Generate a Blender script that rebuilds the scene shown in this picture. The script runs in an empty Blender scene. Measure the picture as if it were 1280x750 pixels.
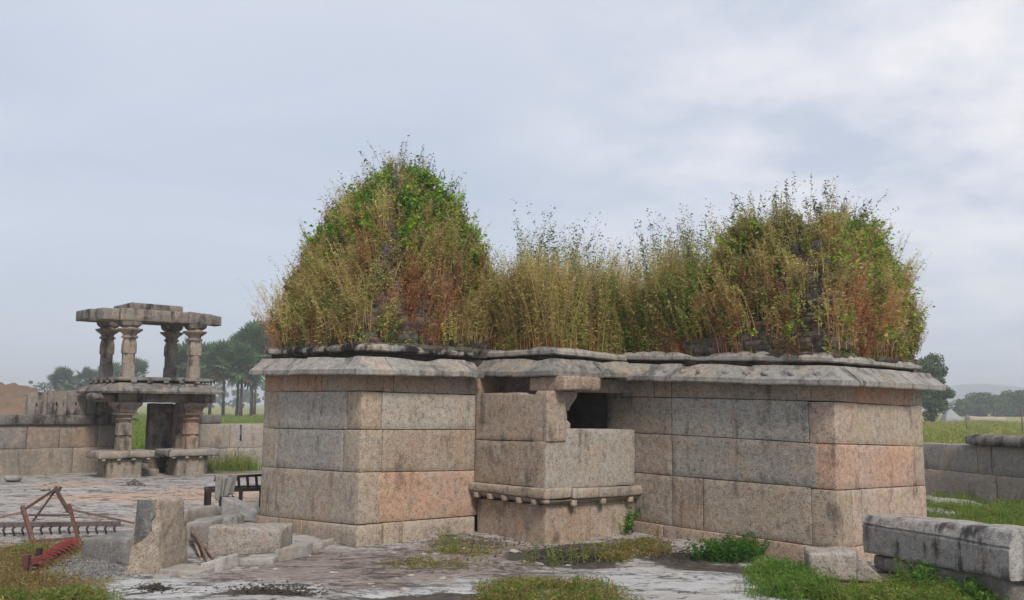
import bpy, bmesh, math, random
import numpy as np
from mathutils import Vector, Matrix, noise as mnoise
from mathutils.geometry import tessellate_polygon
R = math.radians
rng = np.random.default_rng(7)
random.seed(7)
scene = bpy.context.scene
col = scene.collection

# ------------------------------------------------------------------ camera
FOC, CX, CY, EYE = 1130.0, 640.0, 375.0, 1.75
PITCH, ROLL = math.atan(132/FOC), R(0.45)
CM = Matrix.Rotation(math.pi/2+PITCH, 3, 'X') @ Matrix.Rotation(ROLL, 3, 'Z')
cd = bpy.data.cameras.new('camera'); cam = bpy.data.objects.new('camera', cd); col.objects.link(cam)
cam.location = (0, 0, EYE); cam.rotation_euler = CM.to_euler()
cd.sensor_width = 36; cd.lens = 36*FOC/1280; cd.clip_end = 12000
scene.camera = cam

# ------------------------------------------------------------------ sky, sun, exposure
SUN_EL, SUN_AZ = R(46), R(38)      # azimuth measured from +X towards +Y
world = bpy.data.worlds.new('World'); scene.world = world; world.use_nodes = True
def build_world():
    nt = world.node_tree; nt.nodes.clear(); N = nt.nodes.new; L = nt.links.new
    out = N('ShaderNodeOutputWorld'); bg = N('ShaderNodeBackground'); bg.inputs['Strength'].default_value = 0.1
    sky = N('ShaderNodeTexSky'); sky.sky_type = 'NISHITA'; sky.sun_disc = False
    sky.sun_elevation = SUN_EL; sky.sun_rotation = math.pi/2-SUN_AZ
    sky.dust_density = 2.0
    tc = N('ShaderNodeTexCoord'); sep = N('ShaderNodeSeparateXYZ'); L(tc.outputs['Generated'], sep.inputs[0])
    # flatten the dome so that clouds shrink towards the horizon
    add = N('ShaderNodeMath'); add.operation = 'ADD'; add.inputs[1].default_value = 0.22; L(sep.outputs['Z'], add.inputs[0])
    mx = N('ShaderNodeMath'); mx.operation = 'MAXIMUM'; mx.inputs[1].default_value = 0.08; L(add.outputs[0], mx.inputs[0])
    dx = N('ShaderNodeMath'); dx.operation = 'DIVIDE'; L(sep.outputs['X'], dx.inputs[0]); L(mx.outputs[0], dx.inputs[1])
    dy = N('ShaderNodeMath'); dy.operation = 'DIVIDE'; L(sep.outputs['Y'], dy.inputs[0]); L(mx.outputs[0], dy.inputs[1])
    cmb = N('ShaderNodeCombineXYZ'); L(dx.outputs[0], cmb.inputs[0]); L(dy.outputs[0], cmb.inputs[1])
    n1 = N('ShaderNodeTexNoise'); n1.inputs['Scale'].default_value = 1.1; n1.inputs['Detail'].default_value = 7; n1.inputs['Roughness'].default_value = 0.55
    n1.inputs['Distortion'].default_value = 0.6
    mp = N('ShaderNodeMapping'); mp.inputs['Location'].default_value = (3.1, 1.7, 0.4); mp.inputs['Scale'].default_value = (0.9, 1.1, 1); mp.inputs['Rotation'].default_value = (0, 0, 0.3)
    L(cmb.outputs[0], mp.inputs[0]); L(mp.outputs[0], n1.inputs['Vector'])
    ramp = N('ShaderNodeValToRGB'); L(n1.outputs['Fac'], ramp.inputs[0])
    e = ramp.color_ramp.elements
    e[0].position = 0.33; e[0].color = (2.42, 2.72, 3.28, 1)
    e[1].position = 0.70; e[1].color = (3.15, 3.35, 3.8, 1)
    # brighter veil of cloud round the hidden sun, to the right
    vm = N('ShaderNodeVectorMath'); vm.operation = 'DOT_PRODUCT'
    g = Vector((0.46, 0.86, 0.24)).normalized(); vm.inputs[1].default_value = g
    nrm = N('ShaderNodeVectorMath'); nrm.operation = 'NORMALIZE'; L(tc.outputs['Generated'], nrm.inputs[0]); L(nrm.outputs[0], vm.inputs[0])
    mr = N('ShaderNodeMapRange'); mr.inputs[1].default_value = 0.86; mr.inputs[2].default_value = 1.0; mr.inputs[3].default_value = 0.0; mr.inputs[4].default_value = 1.0
    mr.interpolation_type = 'SMOOTHSTEP'
    L(vm.outputs['Value'], mr.inputs[0])
    n2 = N('ShaderNodeTexNoise'); n2.inputs['Scale'].default_value = 3.2; n2.inputs['Detail'].default_value = 8; n2.inputs['Roughness'].default_value = 0.6
    mp2 = N('ShaderNodeMapping'); mp2.inputs['Location'].default_value = (0.3, 5.2, 0); mp2.inputs['Scale'].default_value = (0.8, 0.8, 1); L(cmb.outputs[0], mp2.inputs[0]); L(mp2.outputs[0], n2.inputs['Vector'])
    mr2 = N('ShaderNodeMapRange'); mr2.inputs[1].default_value = 0.38; mr2.inputs[2].default_value = 0.68; L(n2.outputs['Fac'], mr2.inputs[0])
    mul = N('ShaderNodeMath'); mul.operation = 'MULTIPLY'; L(mr.outputs[0], mul.inputs[0]); L(mr2.outputs[0], mul.inputs[1])
    mul2 = N('ShaderNodeMath'); mul2.operation = 'MULTIPLY'; mul2.inputs[1].default_value = 1.0; L(mul.outputs[0], mul2.inputs[0])
    brt = N('ShaderNodeMixRGB'); brt.inputs[2].default_value = (4.45, 4.33, 4.4, 1); L(mul2.outputs[0], brt.inputs[0]); L(ramp.outputs[0], brt.inputs[1])
    # thin haze paling the sky towards the horizon
    hz = N('ShaderNodeMapRange'); hz.inputs[1].default_value = 0.0; hz.inputs[2].default_value = 0.22; hz.inputs[3].default_value = 0.75; hz.inputs[4].default_value = 0.0
    L(sep.outputs['Z'], hz.inputs[0])
    hm = N('ShaderNodeMixRGB'); hm.inputs[2].default_value = (2.6, 2.98, 3.5, 1); L(hz.outputs[0], hm.inputs[0]); L(brt.outputs[0], hm.inputs[1])
    fin = N('ShaderNodeMixRGB'); fin.inputs[0].default_value = 0.93; L(sky.outputs[0], fin.inputs[1]); L(hm.outputs[0], fin.inputs[2])
    L(fin.outputs[0], bg.inputs[0]); L(bg.outputs[0], out.inputs[0])
build_world()
sl = bpy.data.lights.new('sun', 'SUN'); sl.energy = 1.5; sl.angle = R(14); sl.color = (1, 0.94, 0.85)
so = bpy.data.objects.new('sun', sl); col.objects.link(so)
SD = Vector((math.cos(SUN_EL)*math.cos(SUN_AZ-R(108)), math.cos(SUN_EL)*math.sin(SUN_AZ-R(108)), math.sin(SUN_EL)))
so.rotation_euler = SD.to_track_quat('Z', 'Y').to_euler()
for n in world.node_tree.nodes:
    if n.type == 'TEX_SKY': n.sun_rotation = math.pi/2-math.atan2(SD.y, SD.x)
vs = scene.view_settings; scene.display_settings.display_device = 'sRGB'
vs.view_transform = 'Standard'; vs.look = 'None'; vs.gamma = 1; vs.use_curve_mapping = False; vs.exposure = 1.17
scene.cycles.volume_step_rate = 4; scene.cycles.max_bounces = 6; scene.cycles.transparent_max_bounces = 8

# ------------------------------------------------------------------ measuring helpers (photo pixels -> world)
def proj(P):
    v = CM.transposed() @ (Vector(P)-Vector((0, 0, EYE)))
    return CX+FOC*v.x/-v.z, CY-FOC*v.y/-v.z
def ray(px, py): return CM @ Vector(((px-CX)/FOC, -(py-CY)/FOC, -1))
def G(px, py, z=0.0):
    d = ray(px, py); t = (z-EYE)/d.z
    return Vector((0, 0, EYE))+d*t
def AT(px, py, Y):
    d = ray(px, py); return Vector((0, 0, EYE))+d*(Y/d.y)
def zat(p, py):
    lo, hi = -3.0, 30.0
    for _ in range(50):
        m = (lo+hi)/2
        if proj((p[0], p[1], m))[1] > py: lo = m
        else: hi = m
    return lo
def along(P, d, px, z=0.5, mx=9.0):
    s = proj((P.x, P.y, z))[0] > px; lo, hi = 0, mx
    for _ in range(50):
        m = (lo+hi)/2
        if (proj((P.x+d.x*m, P.y+d.y*m, z))[0] > px) == s: lo = m
        else: hi = m
    return lo
ANG = R(42.5)
A = Vector((math.cos(ANG), math.sin(ANG), 0)); B = Vector((math.sin(ANG), -math.cos(ANG), 0)); UP = Vector((0, 0, 1))

# ------------------------------------------------------------------ numpy noise
_perm = np.random.default_rng(3).permutation(4096)
def vnoise2(x, y, seed=0):
    xi = np.floor(x).astype(np.int64); yi = np.floor(y).astype(np.int64); fx = x-xi; fy = y-yi
    fx = fx*fx*fx*(fx*(fx*6-15)+10); fy = fy*fy*fy*(fy*(fy*6-15)+10)
    def h(a, b): return _perm[(_perm[(a+seed*131) & 4095]+b) & 4095]/4095.0
    return (h(xi, yi)*(1-fx)+h(xi+1, yi)*fx)*(1-fy)+(h(xi, yi+1)*(1-fx)+h(xi+1, yi+1)*fx)*fy
def fbm2(x, y, oct=5, seed=0, gain=0.5):
    s = 0; a = 1; t = 0
    for o in range(oct):
        s = s+a*vnoise2(x*2**o+17.3*o, y*2**o-9.1*o, seed+o); t += a; a *= gain
    return s/t

# ------------------------------------------------------------------ object helpers
def tag(o, label=None, cat=None, group=None, kind=None):
    if label: o['label'] = label
    if cat: o['category'] = cat
    if group: o['group'] = group
    if kind: o['kind'] = kind
    return o
def empty(name, loc, label, cat, group=None):
    o = bpy.data.objects.new(name, None); col.objects.link(o); o.location = loc; o.empty_display_size = 0.2
    return tag(o, label, cat, group)
def link(name, me, parent=None):
    o = bpy.data.objects.new(name, me); col.objects.link(o)
    if parent is not None:
        o.parent = parent
        o.matrix_parent_inverse = Matrix.Translation(-Vector(parent.location))
    return o
class MB:
    """collects shapes of one object: verts, faces, a colour per vertex"""
    def __init__(s): s.v = []; s.f = []; s.c = []; s.sm = []
    def add(s, vs, fs, c=(1, 1, 1), smooth=False):
        o = len(s.v); s.v += [tuple(p) for p in vs]; s.c += [tuple(c)]*len(vs)
        s.f += [tuple(i+o for i in f) for f in fs]; s.sm += [smooth]*len(fs)
    def build(s, name, mat, parent=None):
        me = bpy.data.meshes.new(name); me.from_pydata(s.v, [], s.f)
        at = me.color_attributes.new('tint', 'FLOAT_COLOR', 'POINT')
        at.data.foreach_set('color', np.array([(*c[:3], 1.0) for c in s.c], dtype=np.float32).ravel())
        me.polygons.foreach_set('use_smooth', s.sm)
        me.materials.append(mat); me.update()
        return link(name, me, parent)
    # rough stone: eight corners (bottom 4 ccw, top 4 ccw), lattice surface with chamfered noisy edges
    def stone(s, cs, sp=0.08, ch=0.012, amp=0.005, freq=3.0, c=(1, 1, 1), smooth=True, seed=None):
        cs = [Vector(p) for p in cs]
        lx = max((cs[1]-cs[0]).length, (cs[2]-cs[3]).length, 1e-3); ly = max((cs[3]-cs[0]).length, (cs[2]-cs[1]).length, 1e-3); lz = max((cs[4]-cs[0]).length, (cs[6]-cs[2]).length, (cs[5]-cs[1]).length, 1e-3)
        def params(l):
            e = min(0.3, ch*1.3/l); n = max(1, int(round(l/sp))); n = min(n, 40)
            return [0.0]+[e+(1-2*e)*i/n for i in range(n+1)]+[1.0]
        X, Y, Z = params(lx), params(ly), params(lz)
        nx, ny, nz = len(X)-1, len(Y)-1, len(Z)-1
        idx = {}; V = []
        sd = random.random()*100 if seed is None else seed
        cen = sum(cs, Vector())/8
        ax = ((cs[1]-cs[0]).normalized(), (cs[3]-cs[0]).normalized(), (cs[4]-cs[0]).normalized())
        def P(i, j, k):
            key = (i, j, k)
            if key in idx: return idx[key]
            u, w, t = X[i], Y[j], Z[k]
            a = cs[0].lerp(cs[1], u).lerp(cs[3].lerp(cs[2], u), w); b = cs[4].lerp(cs[5], u).lerp(cs[7].lerp(cs[6], u), w)
            p = a.lerp(b, t)
            ext = [(-1 if q == 0 else 1 if q == n else 0) for q, n in ((i, nx), (j, ny), (k, nz))]
            if sum(map(abs, ext)) >= 2:
                cc = ch*(0.55+0.9*abs(mnoise.noise(p*6+Vector((sd, 0, 0)))))
                for q in range(3): p = p-ax[q]*ext[q]*cc*0.6
            q = p*freq+Vector((sd, sd*0.7, -sd))
            p = p+mnoise.noise_vector(q)*amp+mnoise.noise_vector(q*3.1)*amp*0.5
            idx[key] = len(V); V.append(p); return idx[key]
        Fs = []
        for i in range(nx):
            for j in range(ny):
                Fs.append((P(i, j, 0), P(i, j+1, 0), P(i+1, j+1, 0), P(i+1, j, 0))); Fs.append((P(i, j, nz), P(i+1, j, nz), P(i+1, j+1, nz), P(i, j+1, nz)))
            for k in range(nz):
                Fs.append((P(i, 0, k), P(i+1, 0, k), P(i+1, 0, k+1), P(i, 0, k+1))); Fs.append((P(i, ny, k), P(i, ny, k+1), P(i+1, ny, k+1), P(i+1, ny, k)))
        for j in range(ny):
            for k in range(nz):
                Fs.append((P(0, j, k), P(0, j, k+1), P(0, j+1, k+1), P(0, j+1, k))); Fs.append((P(nx, j, k), P(nx, j+1, k), P(nx, j+1, k+1), P(nx, j, k+1)))
        s.add(V, Fs, c, smooth)
    def obox(s, o, ex, ey, ez, **k):       # box from origin corner and three edge vectors
        o = Vector(o); s.stone([o, o+ex, o+ex+ey, o+ey, o+ez, o+ex+ez, o+ex+ey+ez, o+ey+ez], **k)
    def bar(s, p, q, w=0.03, h=None, c=(1, 1, 1), up=UP):
        p = Vector(p); q = Vector(q); d = (q-p).normalized(); h = h or w
        sd = d.cross(up); sd = sd.normalized() if sd.length > 1e-3 else Vector((1, 0, 0)); u = sd.cross(d).normalized()
        vs = [e+sd*a*w/2+u*b*h/2 for e in (p, q) for a, b in ((-1, -1), (1, -1), (1, 1), (-1, 1))]
        s.add(vs, [(3, 2, 1, 0), (4, 5, 6, 7), (0, 1, 5, 4), (1, 2, 6, 5), (2, 3, 7, 6), (3, 0, 4, 7)], c)
    def tube(s, pts, rs, n=7, c=(1, 1, 1), smooth=True):
        pts = [Vector(p) for p in pts]; V = []; Fs = []
        for i, p in enumerate(pts):
            d = (pts[min(i+1, len(pts)-1)]-pts[max(i-1, 0)]).normalized()
            a = d.cross(Vector((0.31, 0.17, 0.93)) if abs(d.z) < 0.8 else Vector((1, 0.1, 0))).normalized(); b = d.cross(a)
            for k in range(n):
                t = 2*math.pi*k/n; V.append(p+(a*math.cos(t)+b*math.sin(t))*rs[i])
        for i in range(len(pts)-1):
            for k in range(n): Fs.append((i*n+k, i*n+(k+1) % n, (i+1)*n+(k+1) % n, (i+1)*n+k))
        Fs.append(tuple(range(n-1, -1, -1))); Fs.append(tuple((len(pts)-1)*n+k for k in range(n)))
        s.add(V, Fs, c, smooth)
    def loft(s, base, prof, n=24, rot=0.0, c=(1, 1, 1), amp=0.004, smooth=False, tilt=Vector((0, 0, 0))):
        # prof: (z, half width, squareness 0 round .. 1 square .. 2 octagon)
        base = Vector(base); V = []; Fs = []; sd = random.random()*50
        for z, r, q in prof:
            for k in range(n):
                t = 2*math.pi*(k+0.5)/n; cx, sx = math.cos(t), math.sin(t)
                if q == 2:
                    m = max(abs(cx), abs(sx), (abs(cx)+abs(sx))/1.4142); rr = r/m
                elif q == 1: rr = r/max(abs(cx), abs(sx))
                else: rr = r
                x, y = cx*rr, sx*rr
                p = base+Vector((x*math.cos(rot)-y*math.sin(rot), x*math.sin(rot)+y*math.cos(rot), z))+tilt*z
                V.append(p+mnoise.noise_vector(p*5+Vector((sd, 0, 0)))*amp)
        m = len(prof)
        for i in range(m-1):
            for k in range(n): Fs.append((i*n+k, i*n+(k+1) % n, (i+1)*n+(k+1) % n, (i+1)*n+k))
        Fs.append(tuple(range(n-1, -1, -1))); Fs.append(tuple((m-1)*n+k for k in range(n)))
        s.add(V, Fs, c, smooth)
def fastmesh(name, V, Q, C, mat, parent=None, smooth=False):
    me = bpy.data.meshes.new(name); n = len(Q); k = Q.shape[1]
    me.vertices.add(len(V)); me.vertices.foreach_set('co', V.astype(np.float32).ravel())
    me.loops.add(n*k); me.loops.foreach_set('vertex_index', Q.astype(np.int32).ravel())
    me.polygons.add(n); me.polygons.foreach_set('loop_start', np.arange(0, n*k, k, dtype=np.int32))
    if smooth: me.polygons.foreach_set('use_smooth', np.ones(n, dtype=bool))
    at = me.color_attributes.new('tint', 'FLOAT_COLOR', 'POINT')
    at.data.foreach_set('color', np.concatenate([C, np.ones((len(C), 1))], 1).astype(np.float32).ravel())
    me.update(calc_edges=True); me.materials.append(mat)
    return link(name, me, parent)

# ------------------------------------------------------------------ materials
def newmat(name):
    m = bpy.data.materials.new(name); m.use_nodes = True; nt = m.node_tree; nt.nodes.clear()
    out = nt.nodes.new('ShaderNodeOutputMaterial'); b = nt.nodes.new('ShaderNodeBsdfPrincipled')
    b.inputs['Specular IOR Level'].default_value = 0.25; b.inputs['Roughness'].default_value = 0.85
    nt.links.new(b.outputs[0], out.inputs[0]); return m, nt, b, out
class NT:
    def __init__(s, nt): s.nt = nt
    def n(s, t, **k):
        x = s.nt.nodes.new(t)
        for a, v in k.items(): setattr(x, a, v)
        return x
    def l(s, a, b): s.nt.links.new(a, b)
    def noise(s, vec, scale, detail=4, rough=0.55, dist=0.0):
        x = s.n('ShaderNodeTexNoise'); x.inputs['Scale'].default_value = scale; x.inputs['Detail'].default_value = detail; x.inputs['Roughness'].default_value = rough; x.inputs['Distortion'].default_value = dist
        s.l(vec, x.inputs['Vector']); return x.outputs['Fac']
    def rng(s, v, a, b, c=0.0, d=1.0, smooth=True):
        x = s.n('ShaderNodeMapRange'); x.interpolation_type = 'SMOOTHSTEP' if smooth else 'LINEAR'
        for i, q in enumerate((a, b, c, d)): x.inputs[i+1].default_value = q
        s.l(v, x.inputs[0]); return x.outputs[0]
    def math(s, op, a, b):
        x = s.n('ShaderNodeMath', operation=op)
        for i, q in enumerate((a, b)):
            if isinstance(q, (int, float)): x.inputs[i].default_value = q
            else: s.l(q, x.inputs[i])
        return x.outputs[0]
    def mix(s, f, a, b, mode='MIX'):
        x = s.n('ShaderNodeMixRGB', blend_type=mode)
        for i, q in enumerate((f, a, b)):
            if isinstance(q, (int, float)): x.inputs[i].default_value = q
            elif isinstance(q, tuple): x.inputs[i].default_value = (*q, 1) if len(q) == 3 else q
            else: s.l(q, x.inputs[i])
        return x.outputs[0]
    def mapping(s, vec, scale=(1, 1, 1), loc=(0, 0, 0)):
        x = s.n('ShaderNodeMapping'); x.inputs['Scale'].default_value = scale; x.inputs['Location'].default_value = loc; s.l(vec, x.inputs[0]); return x.outputs[0]
    def bump(s, h, strength, dist, b, prev=None):
        x = s.n('ShaderNodeBump'); x.inputs['Strength'].default_value = strength; x.inputs['Distance'].default_value = dist
        s.l(h, x.inputs['Height'])
        if prev is not None: s.l(prev, x.inputs['Normal'])
        s.l(x.outputs[0], b.inputs['Normal']); return x.outputs[0]
def granite(name, rust=0.35, black=0.25, pale=0.3, speck=0.5, blackcol=(0.03, 0.028, 0.027), bthr=0.53):
    m, nt, b, out = newmat(name); t = NT(nt)
    g = t.n('ShaderNodeNewGeometry').outputs['Position']
    tint = t.n('ShaderNodeVertexColor', layer_name='tint').outputs[0]
    big = t.noise(g, 1.7, 5, 0.6, 0.3); mid = t.noise(g, 7, 5, 0.65); fine = t.noise(g, 62, 4, 0.85); vfine = t.noise(g, 85, 2, 0.7); mot = t.noise(g, 15, 5, 0.75)
    big2 = t.noise(t.mapping(g, (1.6, 1.6, 1.0), (7, 3, 1)), 1.5, 6, 0.62, 0.5)
    c = t.mix(t.rng(big, 0.40, 0.68, 0.0, 0.38), tint, (0.37, 0.35, 0.32)); c = t.mix(t.rng(big2, 0.47, 0.66, 0, 0.42), c, (0.44, 0.33, 0.23))
    c = t.mix(t.math('MULTIPLY', t.rng(mid, 0.5, 0.72), rust), c, (0.42, 0.24, 0.14))
    c = t.mix(t.math('MULTIPLY', t.rng(t.noise(t.mapping(g, loc=(5, 2, 9)), 4.2, 6, 0.65), 0.52, 0.7), pale), c, (0.52, 0.49, 0.44))
    c = t.mix(t.rng(mot, 0.44, 0.68, 0, 0.36), c, (0.17, 0.145, 0.125)); c = t.mix(t.rng(mot, 0.47, 0.30, 0, 0.32), c, (0.50, 0.44, 0.37))
    # mineral grain
    c = t.mix(t.math('MULTIPLY', t.rng(t.math('ADD', t.math('MULTIPLY', fine, 0.75), t.math('MULTIPLY', mot, 0.25)), 0.50, 0.60), speck), c, (0.05, 0.043, 0.04))
    c = t.mix(t.math('MULTIPLY', t.rng(vfine, 0.55, 0.66), speck*0.7), c, (0.56, 0.52, 0.47))
    # rain streaks and black lichen
    st = t.noise(t.mapping(g, (6, 6, 0.9)), 1.0, 5, 0.6); bl = t.noise(t.mapping(g, loc=(1, 8, 3)), 2.6, 6, 0.68)
    f = t.math('MULTIPLY', t.rng(t.math('ADD', t.math('MULTIPLY', st, 0.5), t.math('MULTIPLY', bl, 0.5)), bthr, bthr+0.13), black)
    c = t.mix(f, c, blackcol)
    t.l(c, b.inputs['Base Color'])
    h = t.math('ADD', t.math('MULTIPLY', mid, 0.6), t.math('MULTIPLY', fine, 0.35))
    p = t.bump(h, 0.8, 0.03, b)
    t.bump(vfine, 0.4, 0.006, b, p)
    return m
M_WALL = granite('temple_granite', 0.5, 0.62, 0.3, 0.9, (0.05, 0.042, 0.037), 0.52)
M_CORN = granite('lichen_black_stone', 0.08, 1.0, 0.5, 0.5, (0.018, 0.016, 0.015), 0.43)
M_EAVE = granite('eave_stone', 0.06, 0.62, 0.35, 0.6, (0.04, 0.037, 0.035), 0.48)
M_GATE = granite('gate_stone', 0.5, 0.8, 0.12, 0.6, (0.035, 0.031, 0.028), 0.50)
M_GATEDARK = granite('gate_dark_stone', 0.12, 0.9, 0.1, 0.5, (0.03, 0.027, 0.025), 0.47)
M_CWALL = granite('compound_wall_stone', 0.3, 0.5, 0.15, 0.5)
M_GREY = granite('grey_granite', 0.05, 0.3, 0.25, 0.45)
M_TAN = granite('tan_granite', 0.35, 0.2, 0.3, 0.8)
M_STREAK = granite('streaked_granite', 0.03, 0.9, 0.2, 0.75, (0.025, 0.022, 0.024), 0.50)
M_SLAB = granite('flat_slab_stone', 0.1, 0.1, 0.5, 0.35)
def simple(name, rough=0.8, var=0.4, scale=8, dark=(0.02, 0.02, 0.02), metal=0.0, bump=0.3):
    m, nt, b, out = newmat(name); t = NT(nt)
    g = t.n('ShaderNodeNewGeometry').outputs['Position']; tint = t.n('ShaderNodeVertexColor', layer_name='tint').outputs[0]
    n = t.noise(g, scale, 5, 0.65); c = t.mix(t.rng(n, 0.42, 0.7, 0, var), tint, dark)
    t.l(c, b.inputs['Base Color']); b.inputs['Roughness'].default_value = rough; b.inputs['Metallic'].default_value = metal
    t.bump(n, bump, 0.01, b); return m
M_BRICK = simple('weathered_brick', 0.95, 0.8, 9, (0.014, 0.013, 0.012), 0, 0.8)
M_RUST = simple('rusty_iron', 0.75, 0.6, 30, (0.05, 0.025, 0.018), 0.15)
M_RED = simple('worn_red_paint', 0.65, 0.8, 40, (0.07, 0.03, 0.025), 0.1)
M_DARKWOOD = simple('dark_painted_wood', 0.6, 0.4, 15, (0.012, 0.01, 0.01))
M_CLOTH = simple('grey_cloth', 0.95, 0.4, 20, (0.08, 0.075, 0.07))
M_WOOD = simple('dry_wood', 0.9, 0.6, 25, (0.05, 0.035, 0.025))
M_DARK = simple('shade_and_crust_stone', 0.95, 0.5, 4, (0.02, 0.019, 0.018))  # dark crust stone; also carries painted shade of rooms and recess
M_SOIL = simple('mud', 0.95, 0.6, 30, (0.02, 0.018, 0.015), 0, 1.0)
M_BARK = simple('bark', 0.95, 0.5, 9, (0.03, 0.025, 0.02))
M_CANVAS = simple('canvas', 0.9, 0.3, 1, (0.2, 0.2, 0.2))
def leafmat(name, trans=0.35):
    m, nt, b, out = newmat(name); t = NT(nt)
    tint = t.n('ShaderNodeVertexColor', layer_name='tint').outputs[0]
    t.l(tint, b.inputs['Base Color']); b.inputs['Roughness'].default_value = 0.7; b.inputs['Specular IOR Level'].default_value = 0.15
    tr = t.n('ShaderNodeBsdfTranslucent'); t.l(tint, tr.inputs[0]); mx = t.n('ShaderNodeMixShader'); mx.inputs[0].default_value = trans
    t.l(b.outputs[0], mx.inputs[1]); t.l(tr.outputs[0], mx.inputs[2]); t.l(mx.outputs[0], out.inputs[0]); return m
M_PLANT = leafmat('dry_and_green_plants', 0.48); M_TREE = leafmat('tree_leaves', 0.2)

# ------------------------------------------------------------------ ground
RED_PATH = None
def ell(X, Y, px, py, rx, ry):
    """soft blob: centre and reach given where the photograph shows it, measured on the ground"""
    c = G(px, py); ax = (G(px+rx, py)-G(px-rx, py)).length/2
    by = abs(G(px, py-ry).y-G(px, py+ry).y)/2
    return np.clip(1.25-np.sqrt(((X-c.x)/ax)**2+((Y-c.y)/by)**2), 0, 1)
def build_ground():
    def axis(lo, hi, d, far):
        m = np.arange(lo, hi+1e-6, d); a = []; s = d; p = hi
        while p < far: s *= 1.22; p += s; a.append(p)
        b = []; s = d; p = lo
        while p > -far: s *= 1.22; p -= s; b.append(p)
        return np.concatenate([np.array(b[::-1]), m, np.array(a)])
    xs = axis(-12.5, 10, 0.06, 2300); ys = axis(7, 19, 0.045, 2300); ys = ys[ys > -60]
    X, Y = np.meshgrid(xs, ys); nx, ny = len(xs), len(ys)
    w1 = fbm2(X*0.9, Y*0.9, 4, 1)-0.5; w2 = fbm2(X*0.9+40, Y*0.9, 4, 5)-0.5
    Xw, Yw = X+w1*1.0, Y+w2*1.3
    def E(*a): return ell(Xw, Yw, *a)
    # zones
    mud = np.maximum.reduce([E(715, 692, 85, 15), E(870, 692, 70, 13)*0.9, E(330, 738, 95, 9)*0.85, E(930, 706, 90, 11)*0.8, E(560, 744, 110, 7), E(480, 706, 60, 6)*0.5, E(1050, 735, 140, 20)*0.9, E(800, 676, 60, 7)*0.7])
    soil = np.maximum.reduce([E(470, 706, 260, 26)*0.9, E(600, 690, 150, 20), E(400, 690, 110, 16)*0.9, E(640, 720, 100, 14)*0.7])
    pale = np.maximum.reduce([E(840, 722, 120, 20), E(540, 735, 90, 11), E(250, 730, 170, 14), E(470, 715, 80, 8)*0.8, E(300, 706, 120, 10)*0.6, E(750, 735, 130, 12)*0.8, E(1000, 752, 110, 9), E(1195, 634, 45, 8)])
    grass = np.maximum.reduce([E(60, 700, 120, 24), E(20, 735, 160, 26), E(680, 738, 90, 14), E(1060, 728, 130, 22), E(1230, 640, 100, 22), E(800, 685, 40, 9)*0.8, E(300, 588, 60, 5)*0.7, E(1210, 655, 70, 14)])
    grav = E(116, 708, 48, 13)
    pink = np.maximum.reduce([E(225, 622, 200, 9)*0.9, E(290, 612, 90, 6), E(90, 604, 60, 4)*0.7, E(120, 650, 130, 10)*0.4])
    # field lies beyond the compound walls
    g0 = G(0, 597); g1 = G(330, 586)
    nl = np.array([-(g1-g0).y, (g1-g0).x]); nl = nl/np.linalg.norm(nl)
    dl = (X-g0.x)*nl[0]+(Y-g0.y)*nl[1]
    field = np.clip((dl-0.8)/1.5, 0, 1)
    field = np.maximum(field, np.clip((Y-19.0)/2, 0, 1)*(X > 3)); field = np.maximum(field, np.clip((Y-40)/10, 0, 1))
    field = np.maximum(field, np.clip(3-Y, 0, 1)*0.7)
    near = (1-field)
    # layered sheet rock: terraces of thin flakes
    tn = fbm2(X*0.55+3, Y*1.25+8, 5, 21, 0.52)*13
    fl = np.floor(tn); fr = tn-fl; ter = fl+np.clip((fr-0.86)/0.14, 0, 1)
    ter2n = fbm2(X*1.6+3, Y*3.0+8, 4, 31, 0.5)*9; ter2 = np.floor(ter2n)+np.clip((ter2n-np.floor(ter2n)-0.8)/0.2, 0, 1)
    rock = near*(1-np.clip(mud+soil*0.6+grass*0.8, 0, 1)*0.85)
    Z = ((ter-6.5)*0.010+(ter2-4.5)*0.002)*rock*(1-0.75*np.clip(pale*1.5, 0, 1))
    Z += (fbm2(X*5, Y*5, 4, 9)-0.5)*0.035*near*(0.06+soil+mud)
    Z += (fbm2(X*0.25, Y*0.25, 3, 11)-0.5)*0.06*near
    Z += -0.02*mud+0.03*grav*(0.6+fbm2(X*9, Y*9, 3, 4))
    c3 = G(1046, 697); Z += -0.07*np.exp(-(((X-c3.x)/1.8)**2+((Y-c3.y)/1.4)**2))*near
    far = np.clip((np.hypot(X, Y)-35)/60, 0, 1)
    Z += (fbm2(X*0.02, Y*0.02, 3, 12)-0.5)*0.5*far
    cracks = np.clip(np.minimum(fr, 1-fr)*0+((fr > 0.80) & (fr < 0.99))*1.0, 0, 1)*near
    me = bpy.data.meshes.new('ground')
    V = np.stack([X.ravel(), Y.ravel(), Z.ravel()], 1)
    i = np.arange(nx*ny).reshape(ny, nx)
    Q = np.stack([i[:-1, :-1].ravel(), i[:-1, 1:].ravel(), i[1:, 1:].ravel(), i[1:, :-1].ravel()], 1)
    o = fastmesh('ground', V, Q, np.stack([mud.ravel(), soil.ravel(), pale.ravel()], 1), None, smooth=False)
    a = o.data.color_attributes.new('zone', 'FLOAT_COLOR', 'POINT')
    a.data.foreach_set('color', np.stack([grass.ravel(), field.ravel(), np.clip(grav, 0, 1).ravel(), np.ones(nx*ny)], 1).astype(np.float32).ravel())
    a = o.data.color_attributes.new('extra', 'FLOAT_COLOR', 'POINT')
    a.data.foreach_set('color', np.stack([pink.ravel(), cracks.ravel(), np.clip(ter2n-np.floor(ter2n), 0, 1).ravel(), np.ones(nx*ny)], 1).astype(np.float32).ravel())
    m, nt, b, out = newmat('ground_rock_and_soil'); t = NT(nt)
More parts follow.
